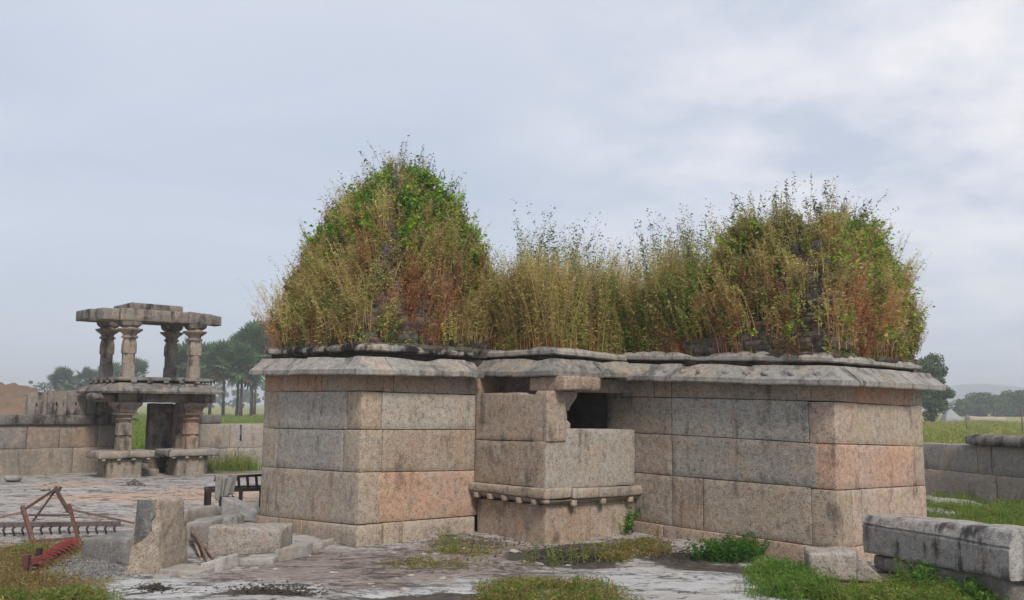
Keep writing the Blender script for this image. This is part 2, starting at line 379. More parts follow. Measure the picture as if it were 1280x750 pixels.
    g = t.n('ShaderNodeNewGeometry').outputs['Position']
    def att(n):
        s = t.n('ShaderNodeSeparateColor'); t.l(t.n('ShaderNodeVertexColor', layer_name=n).outputs[0], s.inputs[0]); return s.outputs
    a1, a2, a3 = att('tint'), att('zone'), att('extra')
    n1 = t.noise(g, 2.2, 7, 0.65, 0.4); n2 = t.noise(t.mapping(g, (1, 2.2, 1)), 9, 6, 0.7); n3 = t.noise(g, 60, 4, 0.7); n4 = t.noise(t.mapping(g, (1, 2.6, 1), (4, 4, 4)), 3.2, 7, 0.66, 0.6)
    def mask(a, thr=0.35, wd=0.14, k=0.9):      # zone edge broken by noise
        s = t.math('ADD', a, t.math('MULTIPLY', t.math('SUBTRACT', n2, 0.5), k)); s = t.math('ADD', s, t.math('MULTIPLY', t.math('SUBTRACT', n1, 0.5), 0.5))
        return t.rng(s, thr-wd, thr+wd)
    gr = t.noise(g, 26, 5, 0.75)
    c = t.mix(t.rng(n1, 0.3, 0.7), (0.34, 0.318, 0.30), (0.27, 0.235, 0.21))
    c = t.mix(t.rng(n4, 0.46, 0.62, 0, 0.7), c, (0.40, 0.385, 0.37))
    c = t.mix(mask(a3[0]), c, (0.40, 0.29, 0.22))
    c = t.mix(mask(a1[2]), c, t.mix(t.rng(n1, 0.35, 0.65), (0.44, 0.435, 0.43), (0.37, 0.36, 0.352)))
    c = t.mix(mask(a1[1], 0.42), c, t.mix(t.rng(n2, 0.38, 0.62), (0.28, 0.23, 0.20), (0.17, 0.138, 0.12)))
    c = t.mix(t.rng(gr, 0.5, 0.72, 0, 0.35), c, (0.15, 0.135, 0.12))
    blot = t.noise(t.mapping(g, (1, 2.0, 1), (9, 1, 2)), 1.9, 8, 0.74)
    c = t.mix(t.math('MULTIPLY', t.rng(blot, 0.57, 0.605), 0.9), c, (0.07, 0.06, 0.052))
    # thin dark cracks between the sheets of rock
    for sc, lo, off in ((0.55, 0.017, 0), (1.3, 0.014, 11)):
        cn = t.noise(t.mapping(g, (1, 2.3, 1), (off, 3, 5)), sc, 6, 0.6, 0.4); ab = t.math('ABSOLUTE', t.math('SUBTRACT', cn, 0.5), 0.0)
        c = t.mix(t.rng(ab, lo, lo*0.35, 0, 0.85), c, (0.06, 0.05, 0.044))
    c = t.mix(mask(a1[0], 0.42, 0.09), c, t.mix(t.rng(n2, 0.4, 0.6), (0.045, 0.038, 0.03), (0.085, 0.072, 0.058)))
    c = t.mix(mask(a2[2], 0.4), c, t.mix(t.rng(n3, 0.4, 0.6), (0.12, 0.115, 0.112), (0.30, 0.28, 0.275)))
    c = t.mix(mask(a2[0], 0.45), c, t.mix(t.rng(n2, 0.35, 0.65), (0.20, 0.15, 0.085), (0.10, 0.10, 0.04)))
    fn = t.noise(t.mapping(g, (0.05, 0.16, 1)), 1.0, 6, 0.65); fn2 = t.noise(t.mapping(g, (0.6, 1.0, 1)), 1.0, 6, 0.75)
    fc = t.mix(t.rng(fn, 0.35, 0.65), (0.20, 0.22, 0.05), (0.33, 0.28, 0.10)); fc = t.mix(t.rng(fn2, 0.4, 0.7, 0, 0.6), fc, (0.07, 0.10, 0.025))
    c = t.mix(a2[1], c, fc)
    c = t.mix(t.rng(n3, 0.58, 0.7, 0, 0.45), c, (0.08, 0.07, 0.065))
    t.l(c, b.inputs['Base Color'])
    t.l(t.rng(a1[0], 0.3, 0.8, 0.85, 0.6), b.inputs['Roughness'])
    p = t.bump(n2, 0.4, 0.02, b); t.bump(n3, 0.45, 0.008, b, p)
    o.data.materials.clear(); o.data.materials.append(m)
    tag(o, 'uneven pale sheet rock and soil of the temple court running out to the fields', 'ground', kind='structure')
    return (xs, ys, Z)
GX, GY, GZ = build_ground()
def gz(x, y):
    i = np.clip(np.searchsorted(GX, x)-1, 0, len(GX)-2); j = np.clip(np.searchsorted(GY, y)-1, 0, len(GY)-2)
    u = (x-GX[i])/(GX[i+1]-GX[i]); v = (y-GY[j])/(GY[j+1]-GY[j])
    return GZ[j, i]*(1-u)*(1-v)+GZ[j, i+1]*u*(1-v)+GZ[j+1, i]*(1-u)*v+GZ[j+1, i+1]*u*v

# ------------------------------------------------------------------ temple
C1 = G(447, 680); C1.z = 0
I1 = C1+A*along(C1, A, 592); L0 = C1-B*along(C1, -B, 325.5)
P0 = I1+B*along(I1, B, 682); I2 = P0+A*along(P0, A, 795)
C3 = I2+B*along(I2, B, 1047); R3 = C3+A*along(C3, A, 1158)
W0 = I2-B*along(I2, -B, 758)                       # long wall's hidden start, inside the porch
temple = empty('ruined_temple', (C1.x, C1.y, 0), 'small granite twin shrine with overgrown brick towers and a low porch between them', 'temple')

class Face:
    """a straight wall face from P along d; lines give the height of each course line from the photograph"""
    def __init__(s, P, d, Q): s.P = P; s.d = d; s.len = (Q-P).dot(d); s.n = Vector((d.y, -d.x, 0))   # n: outward
    def s_at(s, px, z=1.0):
        lo, hi = -1.0, s.len+1.0
        for _ in range(50):
            m = (lo+hi)/2
            if proj(s.P+s.d*m+UP*z)[0] < px: lo = m
            else: hi = m
        return lo
    def line(s, pts):       # [(px,py)...] -> function z(s)
        ss = []; zz = []
        for px, py in pts:
            q = s.s_at(px); p = s.P+s.d*q; ss.append(q); zz.append(zat(p, py))
        o = np.argsort(ss); ss = np.array(ss)[o]; zz = np.array(zz)[o]
        def f(x):
            return float(np.interp(x, ss, zz))
        return f
    def block(s, mb, s0, s1, lo, hi, c, depth=0.34, out=0.0, gap=0.004, **k):
        o = out+random.uniform(-0.004, 0.006)
        j = lambda: random.uniform(-0.003, 0.003)
        a, b = s0+gap+j(), s1-gap+j()
        def p(x, z, dd): return s.P+s.d*x+s.n*dd+UP*z
        k.setdefault('ch', 0.0065); k.setdefault('amp', 0.0035); k.setdefault('sp', 0.09)
        mb.stone([p(a, lo(a)+gap, o), p(b, lo(b)+gap, o), p(b, lo(b)+gap, o-depth), p(a, lo(a)+gap, o-depth),
                  p(a, hi(a)-gap, o), p(b, hi(b)-gap, o), p(b, hi(b)-gap, o-depth), p(a, hi(a)-gap, o-depth)], c=c, **k)
def jit(c, v=0.03):
    k = 1+random.uniform(-0.08, 0.08); d = random.uniform(-v, v)*0.3; return (max(0.02, c[0]*k+d), max(0.02, c[1]*k), max(0.02, c[2]*k-d))
TAN, GREY, BROWN, ORANGE, PINK, LPINK, DTAN = (0.40, 0.31, 0.225), (0.40, 0.365, 0.315), (0.35, 0.235, 0.155), (0.46, 0.235, 0.12), (0.50, 0.29, 0.19), (0.52, 0.365, 0.265), (0.31, 0.245, 0.185)
flatz = lambda v: (lambda s: v)

# --- left shrine walls
FB1 = Face(L0, B, C1); FA1 = Face(C1, A, I1)
FB1.n = Vector((-A.x, -A.y, 0)); FA1.n = Vector((B.x, B.y, 0))
def courses(face, px0, px1, ys): return [face.line([(px0, y0), (px1, y1)]) for y0, y1 in ys]
lB = courses(FB1, 331, 447, [(468, 463), (489.5, 488.8), (535.5, 537), (583.5, 590.5), (645, 656)])
lA = courses(FA1, 447, 592, [(463, 478), (488.8, 494), (537, 537.4), (590.5, 589), (656, 645)])
up_ = lambda f: (lambda q: f(q)+0.10)
lA[0], lB[0] = up_(lA[0]), up_(lB[0])
mb = MB(); ln = FB1.len; x = FB1.s_at
D = 0.34
FB1.block(mb, 0, ln*0.62, lB[1], lB[0], jit(ORANGE)); FB1.block(mb, ln*0.62, ln, lB[1], lB[0], jit(BROWN))
FB1.block(mb, 0, x(346), lB[2], lB[1], jit(TAN)); FB1.block(mb, x(346), ln-D, lB[2], lB[1], jit(GREY))
FB1.block(mb, 0, x(346), lB[3], lB[2], jit(TAN)); FB1.block(mb, x(346), x(428), lB[3], lB[2], jit((0.33, 0.30, 0.265))); FB1.block(mb, x(428), ln, lB[3], lB[2], jit(TAN))
FB1.block(mb, 0, x(338), lB[4], lB[3], jit(DTAN)); FB1.block(mb, x(338), ln, lB[4], lB[3], jit(TAN))
ln = FA1.len; x = FA1.s_at
FA1.block(mb, D, x(490), lA[1], lA[0], jit(ORANGE)); FA1.block(mb, x(490), ln+0.62, lA[1], lA[0], jit(BROWN))
FA1.block(mb, 0, x(476), lA[2], lA[1], jit(TAN)); FA1.block(mb, x(476), ln+0.3, lA[2], lA[1], jit(GREY))
FA1.block(mb, D*0+0.345, ln+0.3, lA[3], lA[2], jit((0.39, 0.285, 0.20)))
FA1.block(mb, D, x(473.6), lA[4], lA[3], jit(GREY)); FA1.block(mb, x(473.6), ln+0.3, lA[4], lA[3], jit(PINK))
mb.build('shrine_wall', M_WALL, temple)
mb = MB()
zb = flatz(-0.12)
FB1.block(mb, -0.03, x(0)*0+FB1.len*0.5, zb, lB[4], jit(BROWN), 0.4, 0.045, sp=0.12); FB1.block(mb, FB1.len*0.5, FB1.len+0.045, zb, lB[4], jit(TAN), 0.4, 0.045, sp=0.12, ch=0.02)
FA1.block(mb, 0.36, FA1.s_at(502), zb, lA[4], jit(TAN), 0.4, 0.045); FA1.block(mb, FA1.s_at(502), FA1.len-0.01, zb, lA[4], jit(TAN), 0.4, 0.045)
mb.build('plinth', M_WALL, temple)
# --- right shrine walls
FB3 = Face(W0, B, C3); FA3 = Face(C3, A, R3); FB3.n = Vector((-A.x, -A.y, 0)); FA3.n = Vector((B.x, B.y, 0))
def line3(a, b): return FB3.line(a), FA3.line(b)
e3, e3a = line3([(780, 471), (1046, 477)], [(1046, 477), (1156, 484)])
e3, e3a = up_(e3), up_(e3a)
a3, a3a = line3([(780, 496), (840, 496.8), (1046, 502)], [(1046, 502), (1158, 508.8)])
b3, b3a = line3([(798, 541), (1020, 554), (1046, 555)], [(1046, 555), (1158, 558)])
c3, c3a = line3([(798, 590.8), (840, 594.8), (1020, 610), (1046, 613)], [(1046, 613), (1158, 606.8)])
d3, d3a = line3([(788, 648.8), (840, 658), (1012, 682), (1046, 687)], [(1046, 687), (1158, 666)])
mb = MB(); ln = FB3.len; x = FB3.s_at
def row(face, lo, hi, cuts, cols, **k):
    for q in range(len(cuts)-1): face.block(mb, cuts[q], cuts[q+1], lo, hi, jit(cols[q]), **k)
row(FB3, a3, e3, [0, x(818), x(840), x(998), x(1016), ln], [DTAN, BROWN, DTAN, TAN, BROWN])
row(FB3, b3, a3, [0, x(840), ln-D], [DTAN, GREY])
row(FB3, c3, b3, [0, x(840), x(1020), ln-D], [DTAN, (0.30, 0.26, 0.215), (0.30, 0.215, 0.185)])
row(FB3, d3, c3, [0, x(840), x(878), ln-D], [DTAN, (0.30, 0.22, 0.165), TAN])
ln = FA3.len; x = FA3.s_at
row(FA3, a3a, e3a, [D, x(1074), x(1144), ln], [BROWN, ORANGE, TAN])
row(FA3, b3a, a3a, [0, x(1075), ln], [LPINK, TAN])
row(FA3, c3a, b3a, [0, x(1074), x(1144), ln], [PINK, PINK, TAN])
row(FA3, d3a, c3a, [0, x(1064), x(1076), ln], [TAN, LPINK, LPINK])
mb.build('shrine_wall', M_WALL, temple)
mb = MB()
zb = flatz(-0.22)
row(FB3, zb, d3, [0, FB3.s_at(830), FB3.s_at(1012), FB3.len+0.04], [BROWN, BROWN, PINK], depth=0.4, out=0.04)
row(FA3, zb, d3a, [0.36, FA3.s_at(1100), FA3.len+0.04], [LPINK, TAN], depth=0.4, out=0.04)
mb.build('plinth', M_WALL, temple)
# --- unseen inner and rear walls that close the rooms, shade put into their dark colour
mb = MB()
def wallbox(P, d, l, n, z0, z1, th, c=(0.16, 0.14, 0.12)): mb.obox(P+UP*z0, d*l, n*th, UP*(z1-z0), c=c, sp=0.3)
ZT = lA[0](0)
back = -B*2.6
wallbox(I1+A*0.31-B*0.02, A, 1.6, -B, -0.1, 2.02, 0.3)                 # left shrine inner wall carried on behind the porch
wallbox(W0+A*0.36-B*0.0, A, 1.4, -B, -0.1, 2.05, 0.3)                  # right shrine's inner jamb
hb = I1+A*1.95
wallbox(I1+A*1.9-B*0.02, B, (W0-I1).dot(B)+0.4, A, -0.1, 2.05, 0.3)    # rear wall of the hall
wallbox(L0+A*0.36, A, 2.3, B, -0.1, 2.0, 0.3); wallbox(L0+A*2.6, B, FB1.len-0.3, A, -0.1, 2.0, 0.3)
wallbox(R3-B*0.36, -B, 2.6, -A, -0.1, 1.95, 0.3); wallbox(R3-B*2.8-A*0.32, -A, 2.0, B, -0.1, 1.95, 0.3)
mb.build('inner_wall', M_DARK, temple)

# --- porch
FBp = Face(I1, B, P0); FAp = Face(P0, A, I2); FBp.n = Vector((-A.x, -A.y, 0)); FAp.n = Vector((B.x, B.y, 0))
pb, pba = FBp.line([(592, 622), (682, 632)]), FAp.line([(682, 632), (795, 623)])
mb = MB(); zb = flatz(-0.12); ins = -0.02
row(FBp, zb, pb, [0.05, FBp.len-0.02], [BROWN], depth=0.3, out=ins); row(FAp, zb, pba, [0.28, FAp.s_at(740), FAp.len], [BROWN, TAN], depth=0.3, out=ins)
mb.build('porch_base', M_WALL, temple)
# bench slab with little pendants under its lip
mb = MB()
t0, t1 = FBp.line([(583, 601.5), (690, 611)]), FAp.line([(690, 611), (804, 606)])
m0, m1 = FBp.line([(583, 611), (690, 625)]), FAp.line([(690, 625), (804, 618)])
OB = 0.10
FBp.block(mb, -0.10, FBp.len+OB, m0, t0, jit(TAN), depth=0.5, out=OB, ch=0.014, sp=0.06, amp=0.006)
FAp.block(mb, 0.41, FAp.s_at(742), m1, t1, jit(TAN), depth=0.5, out=OB, ch=0.016, sp=0.06, amp=0.007)
FAp.block(mb, FAp.s_at(742), FAp.len+0.06, m1, t1, jit(DTAN), depth=0.5, out=OB+0.01, ch=0.016, sp=0.06, amp=0.008)
# lower chamfered lip, set back
u0 = lambda s: m0(s)-0.07; u1 = lambda s: m1(s)-0.06
def lip(face, s0, s1, hi, lo, c):
    p = lambda q, z, o: face.P+face.d*q+face.n*o+UP*z
    mb.stone([p(s0, lo(s0), 0.0), p(s1, lo(s1), 0.0), p(s1, lo(s1), -0.2), p(s0, lo(s0), -0.2), p(s0, hi(s0)-0.002, OB-0.015), p(s1, hi(s1)-0.002, OB-0.015), p(s1, hi(s1)-0.002, -0.2), p(s0, hi(s0)-0.002, -0.2)], c=c, sp=0.08)
lip(FBp, -0.06, FBp.len+0.0, m0, u0, DTAN); lip(FAp, 0.02, FAp.len, m1, u1, DTAN)
for face, m, n in ((FBp, m0, 5), (FAp, m1, 3)):
    for q in range(n):
        sq = face.len*(q+0.5)/n if face is FBp else face.len*(q+0.8)/n*0.95
        p = face.P+face.d*sq+face.n*(OB-0.03)+UP*(m(sq)-0.045)
        mb.obox(p-face.d*0.045-face.n*0.05-UP*0.04, face.d*0.09, face.n*0.07, UP*0.078, c=TAN, ch=0.008, sp=0.04)
cp = P0+A*-OB+B*OB
mb.obox(cp+(A-B)*0.0+UP*(m0(FBp.len)-0.06), A*0.09, -B*0.09, UP*0.058, c=TAN, ch=0.02, sp=0.05)
mb.build('bench_slab', M_WALL, temple)
# parapet slabs
q0, q1 = FBp.line([(593, 549.7), (682, 552.3)]), FAp.line([(682, 552), (795, 552)])
top0 = FBp.line([(596, 491.5), (600, 490.5), (690, 489)])
topA = FAp.line([(707, 534.5), (797, 536.5)])
mb = MB(); FBp.block(mb, 0.012, FBp.len-0.015, t0, q0, jit((0.34, 0.25, 0.175)), depth=0.16, out=0.0); mb.build('parapet_slab', M_WALL, temple)
mb = MB(); FAp.block(mb, -0.005, FAp.len-0.01, t1, topA, jit(GREY), depth=0.22, out=0.0, amp=0.006)
# pink worn corner of the grey slab
mb.build('parapet_slab', M_WALL, temple)
mb = MB(); wth = FAp.s_at(706)
FBp.block(mb, 0.02, FBp.len+0.03, q0, top0, jit((0.40, 0.29, 0.205)), depth=wth, out=0.0, amp=0.006, sp=0.045)
for i, v in enumerate(mb.v):
    sv = (Vector(v)-FBp.P).dot(B); zt_ = top0(sv)
    if v[2] > zt_-0.05:
        dip = 0.036 if 0.66*FBp.len < sv < 0.86*FBp.len else -0.012 if sv > 0.86*FBp.len else 0.02*max(0, mnoise.noise(Vector((sv*4, 3, 1))))
        mb.v[i] = (v[0], v[1], v[2]-dip)
mb.build('parapet_slab', M_WALL, temple)
# corner pillar, capital, beams
pc = P0+A*0.43-B*0.20
ptop = zat(pc, 490)
pil = MB(); pil.loft(pc, [(0.1, 0.13, 1), (ptop-0.42, 0.13, 1), (ptop-0.38, 0.12, 2), (ptop-0.24, 0.12, 2)], rot=ANG, c=DTAN, n=24); pl = pil.build('pillar', M_WALL, temple)
cpm = MB(); cpm.loft(pc, [(ptop-0.25, 0.12, 1), (ptop-0.20, 0.13, 1), (ptop-0.07, 0.20, 1), (ptop, 0.21, 1)], rot=ANG, c=TAN); cpm.build('capital', M_WALL, pl)
bt = 0.20; sB = FBp.s_at(652, 1.9); sC = FBp.s_at(698, 1.9); zlo = FBp.line([(652, 489), (698, 488)]); zhi = lambda q: zlo(q)+0.20
mb = MB(); FBp.block(mb, sB, sC-0.01, zlo, zhi, jit((0.36, 0.25, 0.165)), depth=0.3, out=-0.14, ch=0.016, amp=0.010, sp=0.06); mb.build('bracket_beam', M_WALL, temple)
sD = FAp.s_at(737, 1.9); zl2 = lambda q: zlo(sC)+0.0
mb = MB(); FAp.block(mb, 0.15, sD+0.02, zl2, lambda q: zl2(q)+0.195, jit((0.30, 0.19, 0.13)), depth=0.28, out=sC-FBp.len-0.02, ch=0.03, amp=0.014, sp=0.05); mb.build('bracket_beam', M_WALL, temple)
mb = MB(); mb.obox(pc+A*0.30+B*0.03+UP*(ptop+0.004), A*((I2-pc).dot(A)+0.1), -B*0.24, UP*bt, c=jit(DTAN), ch=0.012); mb.build('beam', M_WALL, temple)
mb = MB(); mb.obox(I1+A*0.46+UP*(ptop-0.35)-B*0.25, B*((pc-I1).dot(B)-0.12), A*0.22, UP*(bt+0.62), c=(0.13, 0.10, 0.085)); mb.build('beam', M_WALL, temple)  # dark filler block, added to close the sky gap under the eave

# --- eaves (sloping drip-stone) and cornices: profile swept along the wall tops
def offs(pts, d):
    """offset an open plan polyline outward (to its right) by d with mitred corners"""
    o = []
    for i, p in enumerate(pts):
        ns = []
        if i > 0: e = (pts[i]-pts[i-1]); ns.append(Vector((e.y, -e.x, 0)).normalized())
        if i < len(pts)-1: e = (pts[i+1]-pts[i]); ns.append(Vector((e.y, -e.x, 0)).normalized())
        if len(ns) == 2:
            m = (ns[0]+ns[1]); m = m/(1+ns[0].dot(ns[1])); o.append(p+m*d)
        else: o.append(p+ns[0]*d)
    return o
def sweep(mb, pts, prof, seg=0.07, c=(1, 1, 1), amp=0.008, scallop=0.0, sfreq=3.0, closed=True, chip=0.0):
    """pts: plan polyline with z per vertex; prof: (outward, up) loop"""
    rings = []
    lay = [offs([Vector((p.x, p.y, 0)) for p in pts], d) for d, z in prof]
    sd = random.random()*40
    dist = 0
    for i in range(len(pts)-1):
        n = max(1, int((pts[i+1]-pts[i]).length/seg))
        for k in range(n+(1 if i == len(pts)-2 else 0)):
            t = k/n; ring = []
            z0 = pts[i].z*(1-t)+pts[i+1].z*t; s = dist+(pts[i+1]-pts[i]).length*t
            bumpv = scallop*abs(math.sin(s*sfreq*math.pi))**0.6*(0.6+0.8*mnoise.noise(Vector((s*1.3, sd, 0))))
            for j, (d, z) in enumerate(prof):
                p = lay[j][i].lerp(lay[j][i+1], t); w = 1.0 if z > 0.6*max(q[1] for q in prof) else 0.0
                cc = chip*max(0, mnoise.noise(Vector((s*1.9, sd+j*0.05, 3)))-0.1)
                p = Vector((p.x, p.y, z0+z+(bumpv-cc)*w)); p += mnoise.noise_vector(p*4+Vector((sd, 0, 0)))*amp+mnoise.noise_vector(p*14)*amp*0.5
                ring.append(p)
            rings.append(ring)
        dist += (pts[i+1]-pts[i]).length
    m = len(prof); V = [p for r in rings for p in r]; Fs = []
    for i in range(len(rings)-1):
        for j in range(m):
            j2 = (j+1) % m; Fs.append((i*m+j, (i+1)*m+j, (i+1)*m+j2, i*m+j2))
    Fs.append(tuple(range(m))); Fs.append(tuple((len(rings)-1)*m+j for j in range(m-1, -1, -1)))
    mb.add(V, Fs, c)
def zc(p, d0, py, n):       # height of a point set out from p by n*d0 seen at photo row py
    q = p+n*d0; return zat(q, py)
def eave_slabs(pts, cuts, prof, mat, c, amp, seg=0.07):
    """drip-stone slabs: the polyline cut at the given distances, each slab a little out of line"""
    L = [0.0]
    for i in range(len(pts)-1): L.append(L[-1]+(Vector((pts[i+1].x, pts[i+1].y, 0))-Vector((pts[i].x, pts[i].y, 0))).length)
    def at_(q):
        for i in range(len(pts)-1):
            if q <= L[i+1]+1e-6: return pts[i].lerp(pts[i+1], (q-L[i])/(L[i+1]-L[i]))
    cu = [0.0]+list(cuts)+[L[-1]]
    for k in range(len(cu)-1):
        a_, b_ = cu[k]+0.004, cu[k+1]-0.004
        sub = [at_(a_)]+[pts[i] for i in range(1, len(pts)-1) if a_ < L[i] < b_]+[at_(b_)]
        o = random.uniform(-0.014, 0.014); dz = random.uniform(-0.010, 0.010)
        mb = MB(); sweep(mb, [V3(p, p.z+dz) for p in sub], [(d+(o if d > 0 else 0), z) for d, z in prof], c=jit(c, 0.01), amp=amp, seg=seg, chip=0.10); mb.build('eave_slab', mat, temple)
def V3(p, z): return Vector((p.x, p.y, z))
EV = 0.24
KAP = [(-0.30, 0.0), (EV-0.07, -0.01), (EV-0.01, -0.015), (EV, 0.0), (EV, 0.055), (EV-0.03, 0.075), (EV-0.09, 0.125), (EV-0.17, 0.185), (EV-0.21, 0.235), (-0.30, 0.24)]
nB = Vector((-A.x, -A.y, 0)); nA = Vector((B.x, B.y, 0)); dg = nA+nB
def V3(p, z): return Vector((p.x, p.y, z))
PALE = (0.285, 0.27, 0.25)
LE = L0-B*0.0
zl = [zc(L0, EV, 468, nB-B), zc(C1, EV, 467, dg), zc(I1, EV, 471, nA+A*0.0)]
eave_slabs([V3(L0-B*0.02, zl[0]), V3(C1, zl[1]), V3(I1-A*0.02, zl[2])], [FB1.len*0.45, FB1.len+FA1.len*0.18, FB1.len+FA1.len*0.90], KAP, M_EAVE, PALE, 0.007)
# porch eave, corner pushed out over the porch
PE = P0+A*0.30-B*0.16
I1e = PE-B*((PE-I1).dot(B)); I2e = Vector(I2)+B*0.0
Ie1 = Vector((I1.x, I1.y, 0))+A*((PE-I1).dot(A)); 
zp = [zc(Ie1, EV, 470, nB), zc(PE, EV, 468.5, dg), zc(I2, EV, 473, nA)]
I2c = PE+A*((I2-PE).dot(A))
eave_slabs([V3(Ie1-B*0.5, zp[0]), V3(PE, zp[1]), V3(I2c, zp[2])], [0.5+(PE-Ie1).dot(B)*0.55, 0.5+(PE-Ie1).dot(B)+0.75], KAP, M_EAVE, (0.20, 0.19, 0.175), 0.011, 0.05)
zr = [zc(W0, EV, 473, nB), zc(I2, EV, 473.5, nB), zc(C3, EV, 480, dg), zc(R3, EV, 487, nA+A)]
ts = (I2-W0).dot(B)
LR_ = FB3.len-max(0.15, ts*0.75)
eave_slabs([V3(W0+B*max(0.15, ts*0.75), zr[1]), V3(C3, zr[2]), V3(R3+A*0.24, zr[3])], [LR_*0.30, LR_*0.66, LR_+0.22], KAP, M_EAVE, PALE, 0.007)
# worn knobs along the eave of right shrine and porch
for (P, d, n, ln, z0, z1, k, pm) in ((W0, B, nB, FB3.len, zr[0], zr[2], 11, None), (PE, A, nA, 1.0, zp[1], zp[2], 4, None)):
    for i in range(k):
        s = ln*(i+0.6)/k+random.uniform(-0.05, 0.05)
        if n is nB and s < 0.35: continue
        p = P+d*s+n*(EV-0.09)+UP*(z0+(z1-z0)*s/ln+0.13)
        mbk = MB(); mbk.obox(p-d*0.06-n*0.06-UP*0.06, d*0.12, n*0.09, UP*0.085, c=PALE, ch=0.03, sp=0.03, amp=0.018, freq=9)
        mbk.build('eave_ornament', M_EAVE, temple)
# recess band, shade put into its dark colour, + cornice slabs above the eave
COR = [(-0.4, 0.0), (-0.02, 0.0), (0.0, 0.015), (0.0, 0.055), (-0.03, 0.085), (-0.07, 0.10), (-0.4, 0.10)]
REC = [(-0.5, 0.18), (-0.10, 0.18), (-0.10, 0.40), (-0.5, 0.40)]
def ztop(p, n, d, py): return zc(p, d, py, n)
mb = MB()
cl = [ztop(L0, nB-B, 0.02, 443), ztop(C1, dg, 0.02, 438), ztop(I1, nA, 0.02, 446)]
sweep(mb, [V3(L0, cl[0]), V3(C1, cl[1]), V3(I1, cl[2])], [(d+0.02, z) for d, z in COR], c=(0.33, 0.31, 0.29), amp=0.016, scallop=0.02, sfreq=2.1, chip=0.22, seg=0.04)
mb.build('cornice', M_CORN, temple)
mb = MB()
cpz = [ztop(Ie1, nB, 0.0, 447), ztop(PE, dg, 0.0, 442.5), ztop(I2c, nA, 0.0, 452)]
sweep(mb, [V3(Ie1-B*0.5, cpz[0]), V3(PE, cpz[1]), V3(I2c, cpz[2])], COR, c=(0.33, 0.31, 0.29), amp=0.011, scallop=0.018, sfreq=1.6, chip=0.12, seg=0.04)
mb.build('cornice', M_EAVE, temple)
mb = MB()
c3z = [ztop(W0, nB, 0.0, 450), ztop(C3, dg, 0.0, 452.5), ztop(R3, nA, 0.0, 462)]
sweep(mb, [V3(W0+B*0.2, c3z[0]), V3(C3, c3z[1]), V3(R3+A*0.05, c3z[2])], COR, c=(0.34, 0.32, 0.30), amp=0.011, scallop=0.03, sfreq=3.4, chip=0.14, seg=0.035)
mb.build('cornice', M_EAVE, temple)
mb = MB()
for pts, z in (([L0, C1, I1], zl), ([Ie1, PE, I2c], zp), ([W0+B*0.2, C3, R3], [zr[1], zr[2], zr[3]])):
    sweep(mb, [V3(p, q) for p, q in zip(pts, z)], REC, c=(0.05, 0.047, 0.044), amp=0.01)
# flat roof slabs that shut the rooms
zz = min(zl[0], zr[2])
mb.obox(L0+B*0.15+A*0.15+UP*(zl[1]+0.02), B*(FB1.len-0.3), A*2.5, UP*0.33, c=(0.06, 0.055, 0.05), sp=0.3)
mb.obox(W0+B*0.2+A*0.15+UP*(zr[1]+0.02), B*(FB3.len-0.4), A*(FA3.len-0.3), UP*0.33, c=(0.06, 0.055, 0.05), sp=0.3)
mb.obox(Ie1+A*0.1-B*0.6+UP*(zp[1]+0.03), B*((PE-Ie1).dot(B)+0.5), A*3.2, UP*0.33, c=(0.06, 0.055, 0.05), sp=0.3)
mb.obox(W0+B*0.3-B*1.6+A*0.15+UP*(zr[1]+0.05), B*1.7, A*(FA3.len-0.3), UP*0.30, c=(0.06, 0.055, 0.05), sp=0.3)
mb.build('roof_slab', M_DARK, temple)

